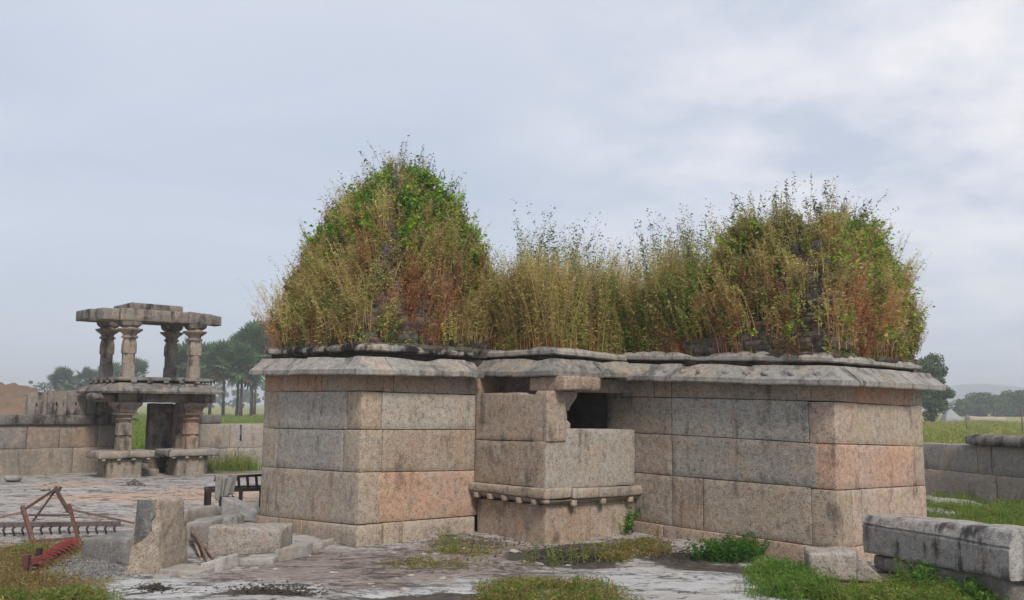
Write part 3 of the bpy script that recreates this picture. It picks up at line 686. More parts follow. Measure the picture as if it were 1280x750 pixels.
# --- brick towers
def tower(P, dx, lx, dy, ly, z0, z1, prof, name='brick_tower', step=0.062, lean=(0, 0)):
    """stepped tower: courses of thin brick; returns a surface sampler"""
    mb = MB(); H = z1-z0; n = int(H/step); cen0 = P+dx*lx/2+dy*ly/2
    ts = [q[0] for q in prof]; ss = [q[1] for q in prof]; rx = [q[2] if len(q) > 2 else 0 for q in prof]
    for i in range(n):
        t = (i+0.5)/n; tier = math.floor(t*7.0)/7.0; fr = t*7-math.floor(t*7)
        s = float(np.interp(tier*0.8+t*0.2, ts, ss))+(0.018 if fr < 0.2 or fr > 0.85 else -0.012)
        z = z0+H*i/n
        cen = cen0+dx*lean[0]*t+dy*lean[1]*t
        hx, hy = lx*s/2, ly*s/2; ring = []
        per = [(-1, -1), (1, -1), (1, 1), (-1, 1)]
        K = 26
        for e in range(4):
            a, b = per[e], per[(e+1) % 4]
            for k in range(K):
                u = k/K; x = a[0]*(1-u)+b[0]*u; y = a[1]*(1-u)+b[1]*u
                p = cen+dx*x*hx+dy*y*hy
                nn = mnoise.noise(Vector((p.x*3.5, p.y*3.5, i*7.7)))*0.05+mnoise.noise(Vector((p.x*9, p.y*9, i*3.3)))*0.03+mnoise.noise(Vector((p.x*1.2, p.y*1.2, z*1.2)))*0.10
                d = (dx*x*hx+dy*y*hy).normalized(); p = p+d*nn
                p = p-d*random.choice((0, 0, 0.008, 0.02, 0.045, 0.08))
                if abs(x) > 0.93 and abs(y) > 0.93: p = p-d*random.uniform(0, 0.06)
                p.z = z+random.uniform(-0.007, 0.007)
                ring.append(p)
        m = len(ring); g = step*random.uniform(0.62, 0.92)
        V = [Vector(p) for p in ring]+[Vector((p.x, p.y, p.z+g)) for p in ring]+[Vector((p.x, p.y, z+g))-(p-cen).normalized()*0.10 for p in ring]+[Vector((p.x, p.y, z))-(p-cen).normalized()*0.10 for p in ring]
        V += [Vector((p.x, p.y, z+step*1.01))-(p-cen).normalized()*0.06 for p in ring]
        Fs = [(k, (k+1) % m, m+(k+1) % m, m+k) for k in range(m)]+[(m+k, m+(k+1) % m, 2*m+(k+1) % m, 2*m+k) for k in range(m)]+[(3*m+k, 3*m+(k+1) % m, (k+1) % m, k) for k in range(m)]
        Fs += [(2*m+k, 2*m+(k+1) % m, 4*m+(k+1) % m, 4*m+k) for k in range(m)]
        cc = random.choice([(0.15, 0.105, 0.08), (0.11, 0.09, 0.075), (0.19, 0.125, 0.09), (0.13, 0.12, 0.105)])
        mb.add(V, Fs, jit(cc, 0.02))
    # inner core
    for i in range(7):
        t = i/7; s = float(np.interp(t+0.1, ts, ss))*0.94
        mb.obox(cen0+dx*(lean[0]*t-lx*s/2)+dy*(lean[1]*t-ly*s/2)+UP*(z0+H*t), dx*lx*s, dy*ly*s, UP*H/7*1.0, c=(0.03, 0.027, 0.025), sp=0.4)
    mb.build(name, M_BRICK, temple)
    def sample(face, u, t):
        """face 0: -dy side, 1: +dx side, 2: +dy, 3: -dx; u -1..1 across; t 0..1 up"""
        s = np.interp(t, ts, ss); x = np.where(face == 0, u, np.where(face == 1, 1, np.where(face == 2, -u, -1))); y = np.where(face == 0, -1, np.where(face == 1, u, np.where(face == 2, 1, -u)))
        X = cen0.x+dx.x*(x*lx*s/2+lean[0]*t)+dy.x*(y*ly*s/2+lean[1]*t); Y = cen0.y+dx.y*(x*lx*s/2+lean[0]*t)+dy.y*(y*ly*s/2+lean[1]*t)
        nx = np.where(face == 1, 1., np.where(face == 3, -1., 0)); ny = np.where(face == 2, 1., np.where(face == 0, -1., 0))
        NX = dx.x*nx+dy.x*ny; NY = dx.y*nx+dy.y*ny
        return np.stack([X, Y, z0+H*t], 1), np.stack([NX, NY], 1), s
    sample.z0, sample.z1 = z0, z1
    return sample
PROF = [(0, 1.0), (0.12, 0.97), (0.30, 0.90), (0.45, 0.80), (0.6, 0.70), (0.75, 0.55), (0.88, 0.38), (1.0, 0.18)]
LT0 = C1-B*FB1.len+B*0.06+A*0.06
zt1 = cl[1]+0.08
cenL = LT0+B*(FB1.len-0.12)/2+A*1.22
topL = zat(cenL, 240)
TL = tower(LT0, B, FB1.len-0.12, A, 2.42, zt1, topL, PROF, lean=(0.20, 0.12))
RX = FB3.s_at(846, 2.2); lxr = FB3.len-RX-0.04
RT0 = W0+B*RX+A*0.06
cenR = RT0+B*lxr/2+A*(FA3.len-0.08)/2
topR = zat(cenR, 296)
PROFR = [(0, 1.0), (0.15, 0.97), (0.35, 0.88), (0.55, 0.80), (0.75, 0.70), (0.9, 0.58), (1.0, 0.44)]
TR = tower(RT0, B, lxr, A, FA3.len-0.08, c3z[1]+0.08, topR, PROFR, lean=(0.10, 0.0))

# ------------------------------------------------------------------ vegetation generator
def plants(name, root, H, lean, cl_, ch_, leafc, nleaf=9, leaf=(0.055, 0.012), sw=0.006, plume=0, plumec=None, plumesz=0.02, t0=0.15, parent=None, mat=None, droop=0.0, curve=1.0):
    """stems with leaves and feathery tips; every argument per plant, all quads"""
    n = len(root); H = np.asarray(H); up = np.array([0, 0, 1.0])
    lean3 = np.concatenate([lean, np.zeros((n, 1))], 1)
    def pos(t):            # t (n,k)
        t3 = t[..., None]
        return root[:, None, :]+up*(H[:, None, None]*(t3-droop*t3**2))+lean3[:, None, :]*H[:, None, None]*(0.35*t3+0.65*curve*t3**2)
    tt = np.tile(np.linspace(0, 1, 5), (n, 1)); C = pos(tt)
    yaw = rng.uniform(0, np.pi, n); side = np.stack([np.cos(yaw), np.sin(yaw), np.zeros(n)], 1)
    wid = sw*(1-0.6*np.linspace(0, 1, 5))
    VL = C-side[:, None, :]*wid[None, :, None]/2; VR = C+side[:, None, :]*wid[None, :, None]/2
    V = np.stack([VL, VR], 2).reshape(n, 10, 3); tcol = np.linspace(0, 1, 5)[None, :, None]
    col_ = cl_[:, None, :]*(1-tcol)+ch_[:, None, :]*tcol; colv = np.repeat(col_, 2, 1)
    q = np.array([[0, 1, 3, 2], [2, 3, 5, 4], [4, 5, 7, 6], [6, 7, 9, 8]])
    Q = (q[None]+(np.arange(n)*10)[:, None, None]).reshape(-1, 4)
    Vs = [V.reshape(-1, 3)]; Cs = [colv.reshape(-1, 3)]; Qs = [Q]; off = n*10
    def blades(k, ta, tb, ln, wd, cc, elev, spread):
        nonlocal off
        if k <= 0: return
        t = rng.uniform(ta, tb, (n, k)); p = pos(t).reshape(-1, 3)
        p = p+rng.normal(0, spread, p.shape)*np.repeat(H, k)[:, None]
        az = rng.uniform(0, 2*np.pi, n*k); el = rng.normal(elev, 0.45, n*k)
        d = np.stack([np.cos(az)*np.cos(el), np.sin(az)*np.cos(el), np.sin(el)], 1)
        l = ln*rng.uniform(0.5, 1.35, n*k); w = wd*rng.uniform(0.6, 1.3, n*k)
        rv = rng.normal(0, 1, (n*k, 3)); s = np.cross(d, rv); s /= np.linalg.norm(s, axis=1, keepdims=True)+1e-6
        a = p; b = p+d*(l*0.45)[:, None]+s*(w/2)[:, None]; c = p+d*l[:, None]; e = p+d*(l*0.45)[:, None]-s*(w/2)[:, None]
        c = c-up*(l*0.2)[:, None]
        Vs.append(np.stack([a, b, c, e], 1).reshape(-1, 3))
        c0 = np.repeat(cc, k, 0)*rng.uniform(0.65, 1.3, (n*k, 1)); Cs.append(np.repeat(c0, 4, 0))
        Qs.append((np.arange(n*k)*4)[:, None]+np.arange(4)[None]+off); off += n*k*4
    blades(nleaf, t0, 0.95, leaf[0], leaf[1], leafc, 0.5, 0.0)
    if plume: blades(plume, 0.72, 1.08, plumesz, plumesz*0.5, plumec if plumec is not None else ch_, 0.4, 0.014)
    return fastmesh(name, np.concatenate(Vs), np.concatenate(Qs), np.clip(np.concatenate(Cs), 0.004, 0.9), mat or M_PLANT, parent)
def pick(pal, n, v=0.15):
    pal = np.array(pal); c = pal[rng.integers(0, len(pal), n)]; return np.clip(c*rng.uniform(1-v, 1+v, (n, 1))+rng.normal(0, 0.006, (n, 3)), 0.004, 1)
REDS = [(0.42, 0.155, 0.08), (0.48, 0.21, 0.11), (0.34, 0.13, 0.075), (0.52, 0.29, 0.15)]
STRAW = [(0.56, 0.41, 0.19), (0.50, 0.34, 0.16), (0.60, 0.48, 0.25), (0.46, 0.27, 0.13)]
OLIVE = [(0.33, 0.36, 0.09), (0.42, 0.40, 0.13), (0.25, 0.32, 0.08), (0.48, 0.43, 0.16)]
YGRASS = [(0.50, 0.47, 0.17), (0.42, 0.43, 0.13), (0.58, 0.50, 0.22), (0.36, 0.40, 0.11)]
GREEN = [(0.12, 0.27, 0.035), (0.17, 0.33, 0.045), (0.09, 0.20, 0.035), (0.22, 0.36, 0.06)]
GREYG = [(0.20, 0.22, 0.14), (0.25, 0.25, 0.16), (0.14, 0.16, 0.10)]

SPEC = {   # stem low, stem high, leaves, tips, leaf count, leaf size, tip count, height range, outward lean
    'red_grass': (REDS, REDS+STRAW[:2], STRAW+REDS+OLIVE[1:2], STRAW+REDS, 9, (0.075, 0.010), 12, (0.34, 0.80)),
    'straw_grass': (REDS[3:]+STRAW, STRAW+YGRASS, YGRASS+STRAW[:2], YGRASS+STRAW, 12, (0.085, 0.010), 14, (0.36, 0.85)),
    'olive_weeds': (REDS+OLIVE, OLIVE, OLIVE+OLIVE+STRAW, GREYG+OLIVE, 26, (0.048, 0.021), 10, (0.20, 0.62)),
    'green_weeds': (OLIVE, GREEN, GREEN+OLIVE, GREEN+GREYG, 26, (0.055, 0.026), 6, (0.18, 0.50))}
def clothe(T, K, bare, probs, what):
    face = rng.choice([0, 1, 2, 3], K, p=[0.40, 0.38, 0.11, 0.11]); u = rng.uniform(-1.02, 1.02, K); t = rng.beta(1.0, 1.2, K); k = ~bare(face, u, t); face, u, t = face[k], u[k], t[k]; K = len(u)
    P0_, N0, _ = T(face, u, t); c = fbm2(P0_[:, 0]*1.0+P0_[:, 1]*0.8+2, P0_[:, 2]*1.1, 3, 55); c2 = fbm2(P0_[:, 0]*1.3-P0_[:, 1]*0.9+12, P0_[:, 2]*0.9, 3, 57)
    names = list(SPEC); kind = np.zeros(K, int)
    for i in range(K):
        w = probs(t[i], c[i], c2[i], face[i], u[i]); kind[i] = rng.choice(4, p=np.array(w)/sum(w))
    for q, nm in enumerate(names):
        sel = np.where(kind == q)[0]
        if len(sel) == 0: continue
        sp = SPEC[nm]; cnt = rng.integers(7, 30, len(sel)); idx = np.repeat(np.arange(len(sel)), cnt); n = len(idx); s_ = sel[idx]
        spread = rng.uniform(0.03, 0.13, len(sel))[idx]; du = rng.normal(0, 1, n)*spread/1.1
        P, Nn, _ = T(face[s_], np.clip(u[s_]+du, -1.04, 1.04), np.clip(t[s_]+rng.normal(0, 0.02, n), 0, 1))
        P[:, :2] += Nn*rng.uniform(-0.04, 0.10, (n, 1)); P[:, 2] -= 0.03
        h0 = (sp[7][0]+(sp[7][1]-sp[7][0])*rng.beta(1.4, 2.0, len(sel)))[idx]*(1-0.25*t[s_]); H = h0*rng.uniform(0.45, 1.15, n)
        tl = rng.normal(0, 0.13, (len(sel), 2))[idx]; lean = Nn*rng.uniform(-0.02, 0.34, (n, 1))+tl+rng.normal(0, 0.11, (n, 2))
        tone = rng.uniform(0.72, 1.25, len(sel))[idx][:, None]; base = rng.integers(0, 99, len(sel))[idx]
        def pk(pal): pal = np.array(pal); return np.clip(pal[base % len(pal)]*0.65+pal[rng.integers(0, len(pal), n)]*0.35, 0, 1)*tone*rng.uniform(0.85, 1.15, (n, 1))
        o = plants(nm, P, H, lean, pk(sp[0]), pk(sp[1]), pk(sp[2]), nleaf=sp[4], leaf=sp[5], sw=0.010, plume=sp[6], plumec=pk(sp[3]), plumesz=0.025, t0=0.26 if 'grass' in nm else 0.14)
        tag(o, {'red_grass': 'reddish dry grass tufts', 'straw_grass': 'pale straw grass tufts', 'olive_weeds': 'olive small-leaved weeds', 'green_weeds': 'fresh green leafy weeds'}[nm]+' growing on '+what, 'grass' if 'grass' in nm else 'weeds', kind='stuff')
def probL(t, c, c2, f, u):
    g = np.clip((t-0.50)*2.5+(c2-0.5)*2, 0, 1); r = np.clip((c-0.42)*5, 0.05, 1)*(1-t)
    r = r*np.clip(1.6-t*2.0, 0.05, 1)*(1.35 if f in (0, 3) else 1.0)
    return (0.08+3.2*r*(1-g), 0.40*(1-g)+0.08, 0.50, 0.06+1.3*g)
def probR(t, c, c2, f, u):
    g = np.clip((t-0.75)*2.0+(c2-0.52)*3+(0.25 if f == 1 else 0), 0, 0.8); r = np.clip((c-0.45)*5, 0.05, 1)*(1-0.6*t)
    r = r*np.clip(1.4-t*1.8, 0.05, 1)
    return (0.06+1.7*r*(1-g), 0.7*(1-g)+0.15, 0.6, 0.04+0.9*g)
bareL = lambda f, u, t: ((f == 1) & (u < -0.55) & (u > -1.1) & (t > 0.08) & (t < 0.66) & (rng.uniform(0, 1, len(u)) < 0.8)) | ((f == 3) & (t < 0.2) & (rng.uniform(0, 1, len(u)) < 0.7)) | ((t < 0.05) & (rng.uniform(0, 1, len(u)) < 0.5))
bareR = lambda f, u, t: ((f == 0) & (u > 0.60) & (t > 0.05) & (t < 0.80) & (rng.uniform(0, 1, len(u)) < 0.86)) | ((f == 0) & (t < 0.17) & (rng.uniform(0, 1, len(u)) < 0.93)) | ((f == 1) & (t < 0.03))
clothe(TL, 470, bareL, probL, 'the taller left tower')
clothe(TR, 440, bareR, probR, 'the lower right tower')
# tall wispy weeds and leafy creepers on the crowns
def crown(T, N, tmin, name, label, hmin, hmax, pal, lpal, lsize, nleaf, plume, spread=0.12, umin=-1, umax=1, faces=(0, 1, 2, 3), cat='weeds'):
    face = rng.choice(list(faces), N); t = rng.uniform(tmin, 1.0, N); u = rng.uniform(umin, umax, N)
    P, Nn, s = T(face, u, t); ins = rng.uniform(0, 1, (N, 1)); P[:, :2] -= Nn*0.05
    H = rng.uniform(hmin, hmax, N); lean = Nn*rng.uniform(0, 0.3, (N, 1))+rng.normal(0, spread, (N, 2))
    o = plants(name, P, H, lean, pick(pal, N), pick(pal, N), pick(lpal, N), nleaf=nleaf, leaf=lsize, sw=0.007, plume=plume, plumec=pick(GREYG+lpal, N), plumesz=0.034)
    return tag(o, label, cat, kind='stuff')
DGREY = [(0.10, 0.12, 0.07), (0.14, 0.15, 0.09), (0.08, 0.10, 0.05)]
crown(TL, 170, 0.62, 'tower_weeds', 'tall wispy grey-green weeds on the very top of the taller left tower', 0.28, 0.72, OLIVE+GREYG, DGREY, (0.06, 0.022), 14, 16)
crown(TR, 190, 0.70, 'tower_weeds', 'feathery grey-green weeds on the crown of the lower right tower', 0.30, 0.82, OLIVE+STRAW, DGREY, (0.06, 0.016), 12, 18)
crown(TL, 260, 0.12, 'tower_weeds', 'thin wispy dry weeds standing out from the sides of the taller left tower', 0.35, 0.75, STRAW+OLIVE, GREYG+STRAW, (0.04, 0.010), 6, 12, 0.32)
crown(TR, 260, 0.12, 'tower_weeds', 'thin wispy dry weeds standing out from the sides of the lower right tower', 0.35, 0.75, STRAW+OLIVE, GREYG+STRAW, (0.04, 0.010), 6, 12, 0.32)
def creeper(T, N, pts, name, label, pal, size=0.06):
    face = rng.choice([0, 1, 2, 3], N, p=[0.4, 0.4, 0.1, 0.1]); u = rng.uniform(-1, 1, N); t = rng.uniform(0, 1, N); P, Nn, s = T(face, u, t)
    cl2 = fbm2(P[:, 0]*1.7+P[:, 1]*1.3+5, P[:, 2]*1.7+3, 3, 91)
    keep = pts(face, u, t, cl2) > rng.uniform(0, 1, N); P, Nn = P[keep], Nn[keep]; n = len(P)
    P[:, :2] += Nn*rng.uniform(0.0, 0.20, (n, 1)); P[:, 2] += rng.uniform(0, 0.22, n)
    o = plants(name, P, rng.uniform(0.08, 0.22, n), Nn*0.5+rng.normal(0, 0.5, (n, 2)), pick(OLIVE, n), pick(GREEN, n), pick(pal, n), nleaf=8, leaf=(size, size*0.75), sw=0.005, plume=0, t0=0.2)
    tag(o, label, 'creeper', kind='stuff')
creeper(TL, 3300, lambda f, u, t, c: np.clip((t-0.62)*2.2+(c-0.5)*4.0, 0.0, 0.62)+np.where((f == 1) & (t > 0.6) & (u > 0.0), 0.35, 0), 'creeper', 'bright green broad-leaved creeper over the upper part of the taller left tower', GREEN+[(0.24, 0.48, 0.03), (0.32, 0.52, 0.04), (0.38, 0.52, 0.05)])
creeper(TR, 3600, lambda f, u, t, c: np.where(f == 1, np.clip((t-0.25)*1.0+(c-0.5)*3.0, 0, 0.55), np.where((f == 0) & (u < -0.3) & (t > 0.7), 0.45, np.clip((c-0.60)*4, 0, 0.3))), 'creeper', 'yellow-green creeper on the right face of the lower right tower', GREEN+OLIVE+[(0.30, 0.46, 0.05), (0.36, 0.48, 0.06)], 0.055)
# roof between the towers
def roofveg():
    lenB = (W0+B*RX-I1).dot(B)+0.25; x0 = (PE-I1).dot(A)+0.08; bp = (PE-I1).dot(B)-0.05; inner = (I2-I1).dot(A)+0.12
    K = 700; b = rng.uniform(-0.1, 1, K)*lenB; a = rng.beta(1.0, 1.4, K); a = np.where(b < bp, x0+a*2.9, inner+a*1.6)
    c = fbm2(b*1.6+3, a*0.8, 3, 41); c2 = fbm2(b*1.4+9, a*0.6, 3, 43); names = list(SPEC); kind = np.zeros(K, int)
    for i in range(K):
        g = np.clip((c2[i]-0.42)*6, 0, 1); w = np.array((0.10, 1.3*(1-g)+0.2, 0.35, 0.75*g)); kind[i] = rng.choice(4, p=w/w.sum())
    for q, nm in enumerate(names):
        sel = np.where(kind == q)[0]; sp = SPEC[nm]; cnt = rng.integers(8, 34, len(sel)); idx = np.repeat(np.arange(len(sel)), cnt); n = len(idx); s_ = sel[idx]
        bb = b[s_]+rng.normal(0, 0.09, n); aa = a[s_]+rng.normal(0, 0.09, n); aa = np.maximum(aa, np.where(bb < bp, x0, inner))
        P = np.stack([I1.x+A.x*aa+B.x*bb, I1.y+A.y*aa+B.y*bb, np.full(n, cpz[1]+0.04)], 1)
        h0 = ((0.62+1.05*rng.beta(1.8, 1.5, len(sel)))*(0.75+0.5*c[sel]))[idx]*(0.8 if 'weeds' in nm else 1.0); H = h0*rng.uniform(0.4, 1.12, n)
        tl = rng.normal(0, 0.10, (len(sel), 2))[idx]; lean = tl+rng.normal(0, 0.10, (n, 2))+np.array([[-0.04, -0.05]])
        tone = rng.uniform(0.75, 1.25, len(sel))[idx][:, None]; base = rng.integers(0, 99, len(sel))[idx]
        def pk(pal): pal = np.array(pal); return np.clip(pal[base % len(pal)]*0.65+pal[rng.integers(0, len(pal), n)]*0.35, 0, 1)*tone*rng.uniform(0.85, 1.15, (n, 1))
        o = plants(nm, P, H, lean, pk(REDS+REDS+STRAW), pk(sp[1]), pk(sp[2]), nleaf=int(sp[4]*1.5), leaf=sp[5], sw=0.010, plume=sp[6]+8, plumec=pk(sp[3]), plumesz=0.028, t0=0.34 if 'grass' in nm else 0.2)
        tag(o, {'red_grass': 'reddish dry grass', 'straw_grass': 'tall pale straw grass', 'olive_weeds': 'olive small-leaved weeds', 'green_weeds': 'fresh green weeds'}[nm]+' standing on the flat roof between the two towers', 'grass' if 'grass' in nm else 'weeds', kind='stuff')
    m = 150; bb = rng.choice([0.12, 0.2, 0.55, 0.6, 0.75, 0.9], m)*lenB+rng.normal(0, 0.12, m); aa = np.where(bb < bp, x0+0.3, inner+0.2)+rng.uniform(0, 0.8, m)
    P = np.stack([I1.x+A.x*aa+B.x*bb, I1.y+A.y*aa+B.y*bb, np.full(m, cpz[1]+0.04)], 1)
    o = plants('roof_weeds', P, rng.uniform(1.35, 2.05, m), rng.normal(0, 0.15, (m, 2)), pick(OLIVE, m), pick(GREYG, m), pick(GREEN+GREYG, m), nleaf=34, leaf=(0.07, 0.018), sw=0.009, plume=34, plumec=pick(GREYG+DGREY, m), plumesz=0.04, t0=0.45)
    tag(o, 'tall grey-green seeding weeds rising above the roof grass between the towers', 'weeds', kind='stuff')
roofveg()
def roofedge():
    # small weeds along the cornice tops
    Ps = []
    for p, q, z0, z1, n in ((L0, C1, cl[0], cl[1], 60), (C1, I1, cl[1], cl[2], 90), (Ie1, PE, cpz[0], cpz[1], 30), (PE, I2c, cpz[1], cpz[2], 40), (W0, C3, c3z[0], c3z[1], 40), (C3, R3, c3z[1], c3z[2], 150)):
        t = rng.uniform(0, 1, n)**1.0; nn = Vector(((q-p).y, -(q-p).x, 0)).normalized()
        Ps.append(np.stack([p.x+(q-p).x*t-nn.x*0.07, p.y+(q-p).y*t-nn.y*0.07, z0+(z1-z0)*t+0.06], 1))
    P = np.concatenate(Ps); n = len(P)
    o = plants('cornice_weeds', P, rng.uniform(0.10, 0.45, n), rng.normal(0, 0.25, (n, 2)), pick(REDS+OLIVE, n), pick(STRAW+OLIVE, n), pick(GREEN+OLIVE, n), nleaf=10, leaf=(0.05, 0.016), sw=0.006, plume=5, plumec=pick(STRAW, n))
    tag(o, 'low weeds rooted along the top of the temple cornice', 'weeds', kind='stuff')
roofedge()
#PART2
# ------------------------------------------------------------------ compound walls
def wall_thing(name, label, P, Q, n, rows, th, mat, cap=None, zb=-0.1):
    """P->Q at the foot of its face; n outward; rows: list of (lo, hi, cuts(0..1), colours, out)"""
    d = (Q-P); ln = d.length; d = d.normalized()
    root = empty(name, (P.x, P.y, 0), label, 'wall')
    mb = MB()
    for lo, hi, cuts, cols, out in rows:
        for i in range(len(cuts)-1):
            a, b = cuts[i]*ln+0.004, cuts[i+1]*ln-0.004
            f0, f1 = (lambda z, t: z[0]*(1-t)+z[1]*t), None
            p = lambda s, z, o: P+d*s+n*o+UP*f0(z, s/ln)
            o = out+random.uniform(-0.01, 0.012)
            mb.stone([p(a, lo, o), p(b, lo, o), p(b, lo, o-th), p(a, lo, o-th), p(a, hi, o), p(b, hi, o), p(b, hi, o-th), p(a, hi, o-th)], c=jit(cols[i % len(cols)]), sp=0.13, ch=0.014, amp=0.010)
    mb.build('masonry', mat, root)
    return root, d, ln
# left compound wall (runs along A to the gate)
WL0 = G(-190, 602.5); WL0.z = 0
WLa = WL0+A*along(WL0, A, 150); nW = Vector((B.x, B.y, 0))
def zw(px, py):            # height on the left wall's face at a photo point
    s = along(WL0, A, px) if px > -190 else 0
    return zat(WL0+A*s, py)
za = lambda p0, p1: (zw(-100, p0), zw(140, p1))
WT, WC, WCT = (zw(0, 561.5), zw(130, 559)), (zw(0, 531), zw(130, 531)), (zw(0, 518), zw(130, 519))
lwall, dW, lnW = wall_thing('compound_wall', 'long stained granite compound wall left of the pavilion with pierced battlement stones on top', WL0, WLa, nW,
    [((-0.1, -0.1), WT, [0, 0.18, 0.44, 0.80, 1.0], [(0.23, 0.20, 0.165), (0.22, 0.195, 0.165), (0.20, 0.17, 0.14)], 0.0),
     (WT, WC, [0, 0.30, 0.61, 0.74, 0.90, 1.0], [(0.20, 0.175, 0.15), (0.19, 0.17, 0.15), (0.24, 0.175, 0.13), (0.22, 0.16, 0.12)], -0.01)], 0.45, M_CWALL)
mb = MB(); mb.stone([WL0+nW*0.07+UP*WC[0], WLa+nW*0.07+UP*WC[1], WLa-nW*0.45+UP*WC[1], WL0-nW*0.45+UP*WC[0], WL0+nW*0.09+UP*WCT[0], WLa+nW*0.09+UP*WCT[1], WLa-nW*0.45+UP*WCT[1], WL0-nW*0.45+UP*WCT[0]], c=(0.11, 0.10, 0.095), sp=0.15, ch=0.03, amp=0.012)
mb.build('coping', M_GATEDARK, lwall)
# battlement stones with triangular holes
def merlon(x0, x1, hole, yt, parent):
    s0, s1 = along(WL0, A, x0), along(WL0, A, x1); w = s1-s0; z0 = zw((x0+x1)/2, 518.5)+0.003; h = zw((x0+x1)/2, yt)-z0
    out = [(0, 0), (w, 0), (w, h*0.86), (w*0.93, h*0.95), (w*0.75, h*1.0), (w*0.5, h*0.985), (w*0.25, h*1.0), (w*0.07, h*0.96), (0.0, h*0.86)]
    hl = [(w*0.40, h*0.40), (w*0.53, h*0.37), (w*0.46, h*0.58)]
    pl = [[Vector((a, b, 0)) for a, b in out], [Vector((a, b, 0)) for a, b in hl]]
    tri = tessellate_polygon(pl); flat = pl[0]+pl[1]; n = len(flat); O = WL0+A*s0+UP*z0
    th = 0.28; V = [O+A*p.x+UP*p.y+nW*-0.02 for p in flat]+[O+A*p.x+UP*p.y-nW*th for p in flat]
    F = []
    for t in tri:
        a, b, c = [flat[i] for i in t]; k = (b-a).cross(c-a).z
        t = t if k > 0 else t[::-1]; F.append(tuple(t)); F.append(tuple(i+n for i in t[::-1]))
    m = len(out)
    for i in range(m): F.append((i, i+n, (i+1) % m+n, (i+1) % m))
    for i in range(3): F.append((m+i, m+(i+1) % 3, m+(i+1) % 3+n, m+i+n))
    q = MB(); q.add(V, F, jit((0.20, 0.18, 0.165)))
    return q.build('battlement_stone', M_GATEDARK, parent)
for x0, x1, yt in ((31, 55, 490), (55.5, 80, 488), (80.5, 104, 488)): merlon(x0, x1, True, yt, lwall)
q = MB(); s0, s1 = along(WL0, A, 104.5), along(WL0, A, 142); zc0 = zw(120, 518.5)+0.003
q.obox(WL0+A*s0-nW*0.02+UP*zc0, A*(s1-s0), -nW*0.3, UP*(zw(120, 487)-zc0), c=(0.17, 0.15, 0.135), ch=0.03, amp=0.012, sp=0.12); q.build('battlement_stone', M_GATEDARK, lwall)
# wall right of the gate
WR0 = WL0+A*along(WL0, A, 249); WRb = WL0+A*(along(WL0, A, 330)+0.9)
zg = lambda px, py: zat(WL0+A*along(WL0, A, px), py)
r1, r2 = (zg(255, 561), zg(328, 560)), (zg(255, 530), zg(328, 530))
rwall, _, lr = wall_thing('compound_wall', 'low two-course granite wall between the pavilion and the shrine with a dark patch on its top stone', WR0, WRb, nW,
    [((-0.1, -0.1), r1, [0, 0.38, 1.0], [(0.26, 0.235, 0.205), (0.30, 0.275, 0.25)], 0.0), (r1, r2, [0, 0.42, 1.0], [(0.29, 0.26, 0.225), (0.30, 0.28, 0.26)], -0.01)], 0.42, M_CWALL)
q = MB(); q.obox(WR0+A*0.05-nW*0.03+UP*(r2[0]+0.004), A*(along(WL0, A, 277)-along(WL0, A, 249)-0.05), -nW*0.34, UP*(zg(262, 519)-r2[0]), c=(0.13, 0.12, 0.11), ch=0.04, amp=0.02, sp=0.1); q.build('coping', M_GATEDARK, rwall)
q = MB(); s = along(WL0, A, 301)-along(WL0, A, 249); e = along(WL0, A, 318)-along(WL0, A, 249); m = MB()
zs0, zs1 = zg(310, 552), zg(310, 531)
pv = [(s+(e-s)*a+random.uniform(-.04, .04), zs0+(zs1-zs0)*b) for a, b in ((0.05, 1), (0.0, 0.55), (0.18, 0.30), (0.42, 0.02), (0.6, 0.22), (0.8, 0.12), (1, 0.5), (1, 1))]
O = WR0+nW*0.014; V = [O+A*a+UP*b for a, b in pv]+[O-nW*0.03+A*a+UP*b for a, b in pv]; n = len(pv)
m.add(V, [tuple(range(n)), tuple(range(2*n-1, n-1, -1))]+[(i, i+n, (i+1) % n+n, (i+1) % n) for i in range(n)], (0.05, 0.047, 0.045)); m.build('dark_crust', M_DARK, rwall)
# right compound wall, running along B
WQ0 = AT(1150, 620, 18.4); WQ0.z = 0
dQ = (B*0.55+Vector((0.06, -1, 0))*0.45).normalized(); nQ = Vector((dQ.y, -dQ.x, 0)); nQ = nQ if nQ.dot(Vector((0, -1, 0))) > 0 else -nQ
WQ1 = WQ0+dQ*3.6
def zq(px, py): return zat(WQ0+dQ*along(WQ0, dQ, px), py)
q1, q2 = (zq(1158, 586), zq(1275, 597.5)), (zq(1158, 554), zq(1240, 557.5))
q1 = (q1[0], q1[0]+(q1[1]-q1[0])*3.6/along(WQ0, dQ, 1275)); q2 = (q2[0], q2[0]+(q2[1]-q2[0])*3.6/along(WQ0, dQ, 1240))
fx = lambda px: along(WQ0, dQ, px)/3.6
wq, _, lq = wall_thing('compound_wall', 'dark two-course compound wall at the right edge with a rounded coping stone on it', WQ0, WQ1, nQ,
    [((-0.1, -0.1), q1, [0, fx(1245), 1], [(0.32, 0.26, 0.21), (0.30, 0.245, 0.20)], 0.0), (q1, q2, [0, fx(1222), fx(1240), 1], [(0.27, 0.25, 0.235), (0.23, 0.205, 0.19), (0.27, 0.25, 0.23)], -0.01)], 0.4, M_CWALL)
q = MB(); s0 = along(WQ0, dQ, 1213); zk = zq(1225, 557.5)+0.004; hk = zq(1225, 542.5)-zk; pts = []
prof = [(0.10, 0.02), (0.13, hk*0.4), (0.10, hk*0.8), (0.0, hk), (-0.30, hk), (-0.42, hk*0.7), (-0.42, 0.02)]
V = []; F = []; nk = 22
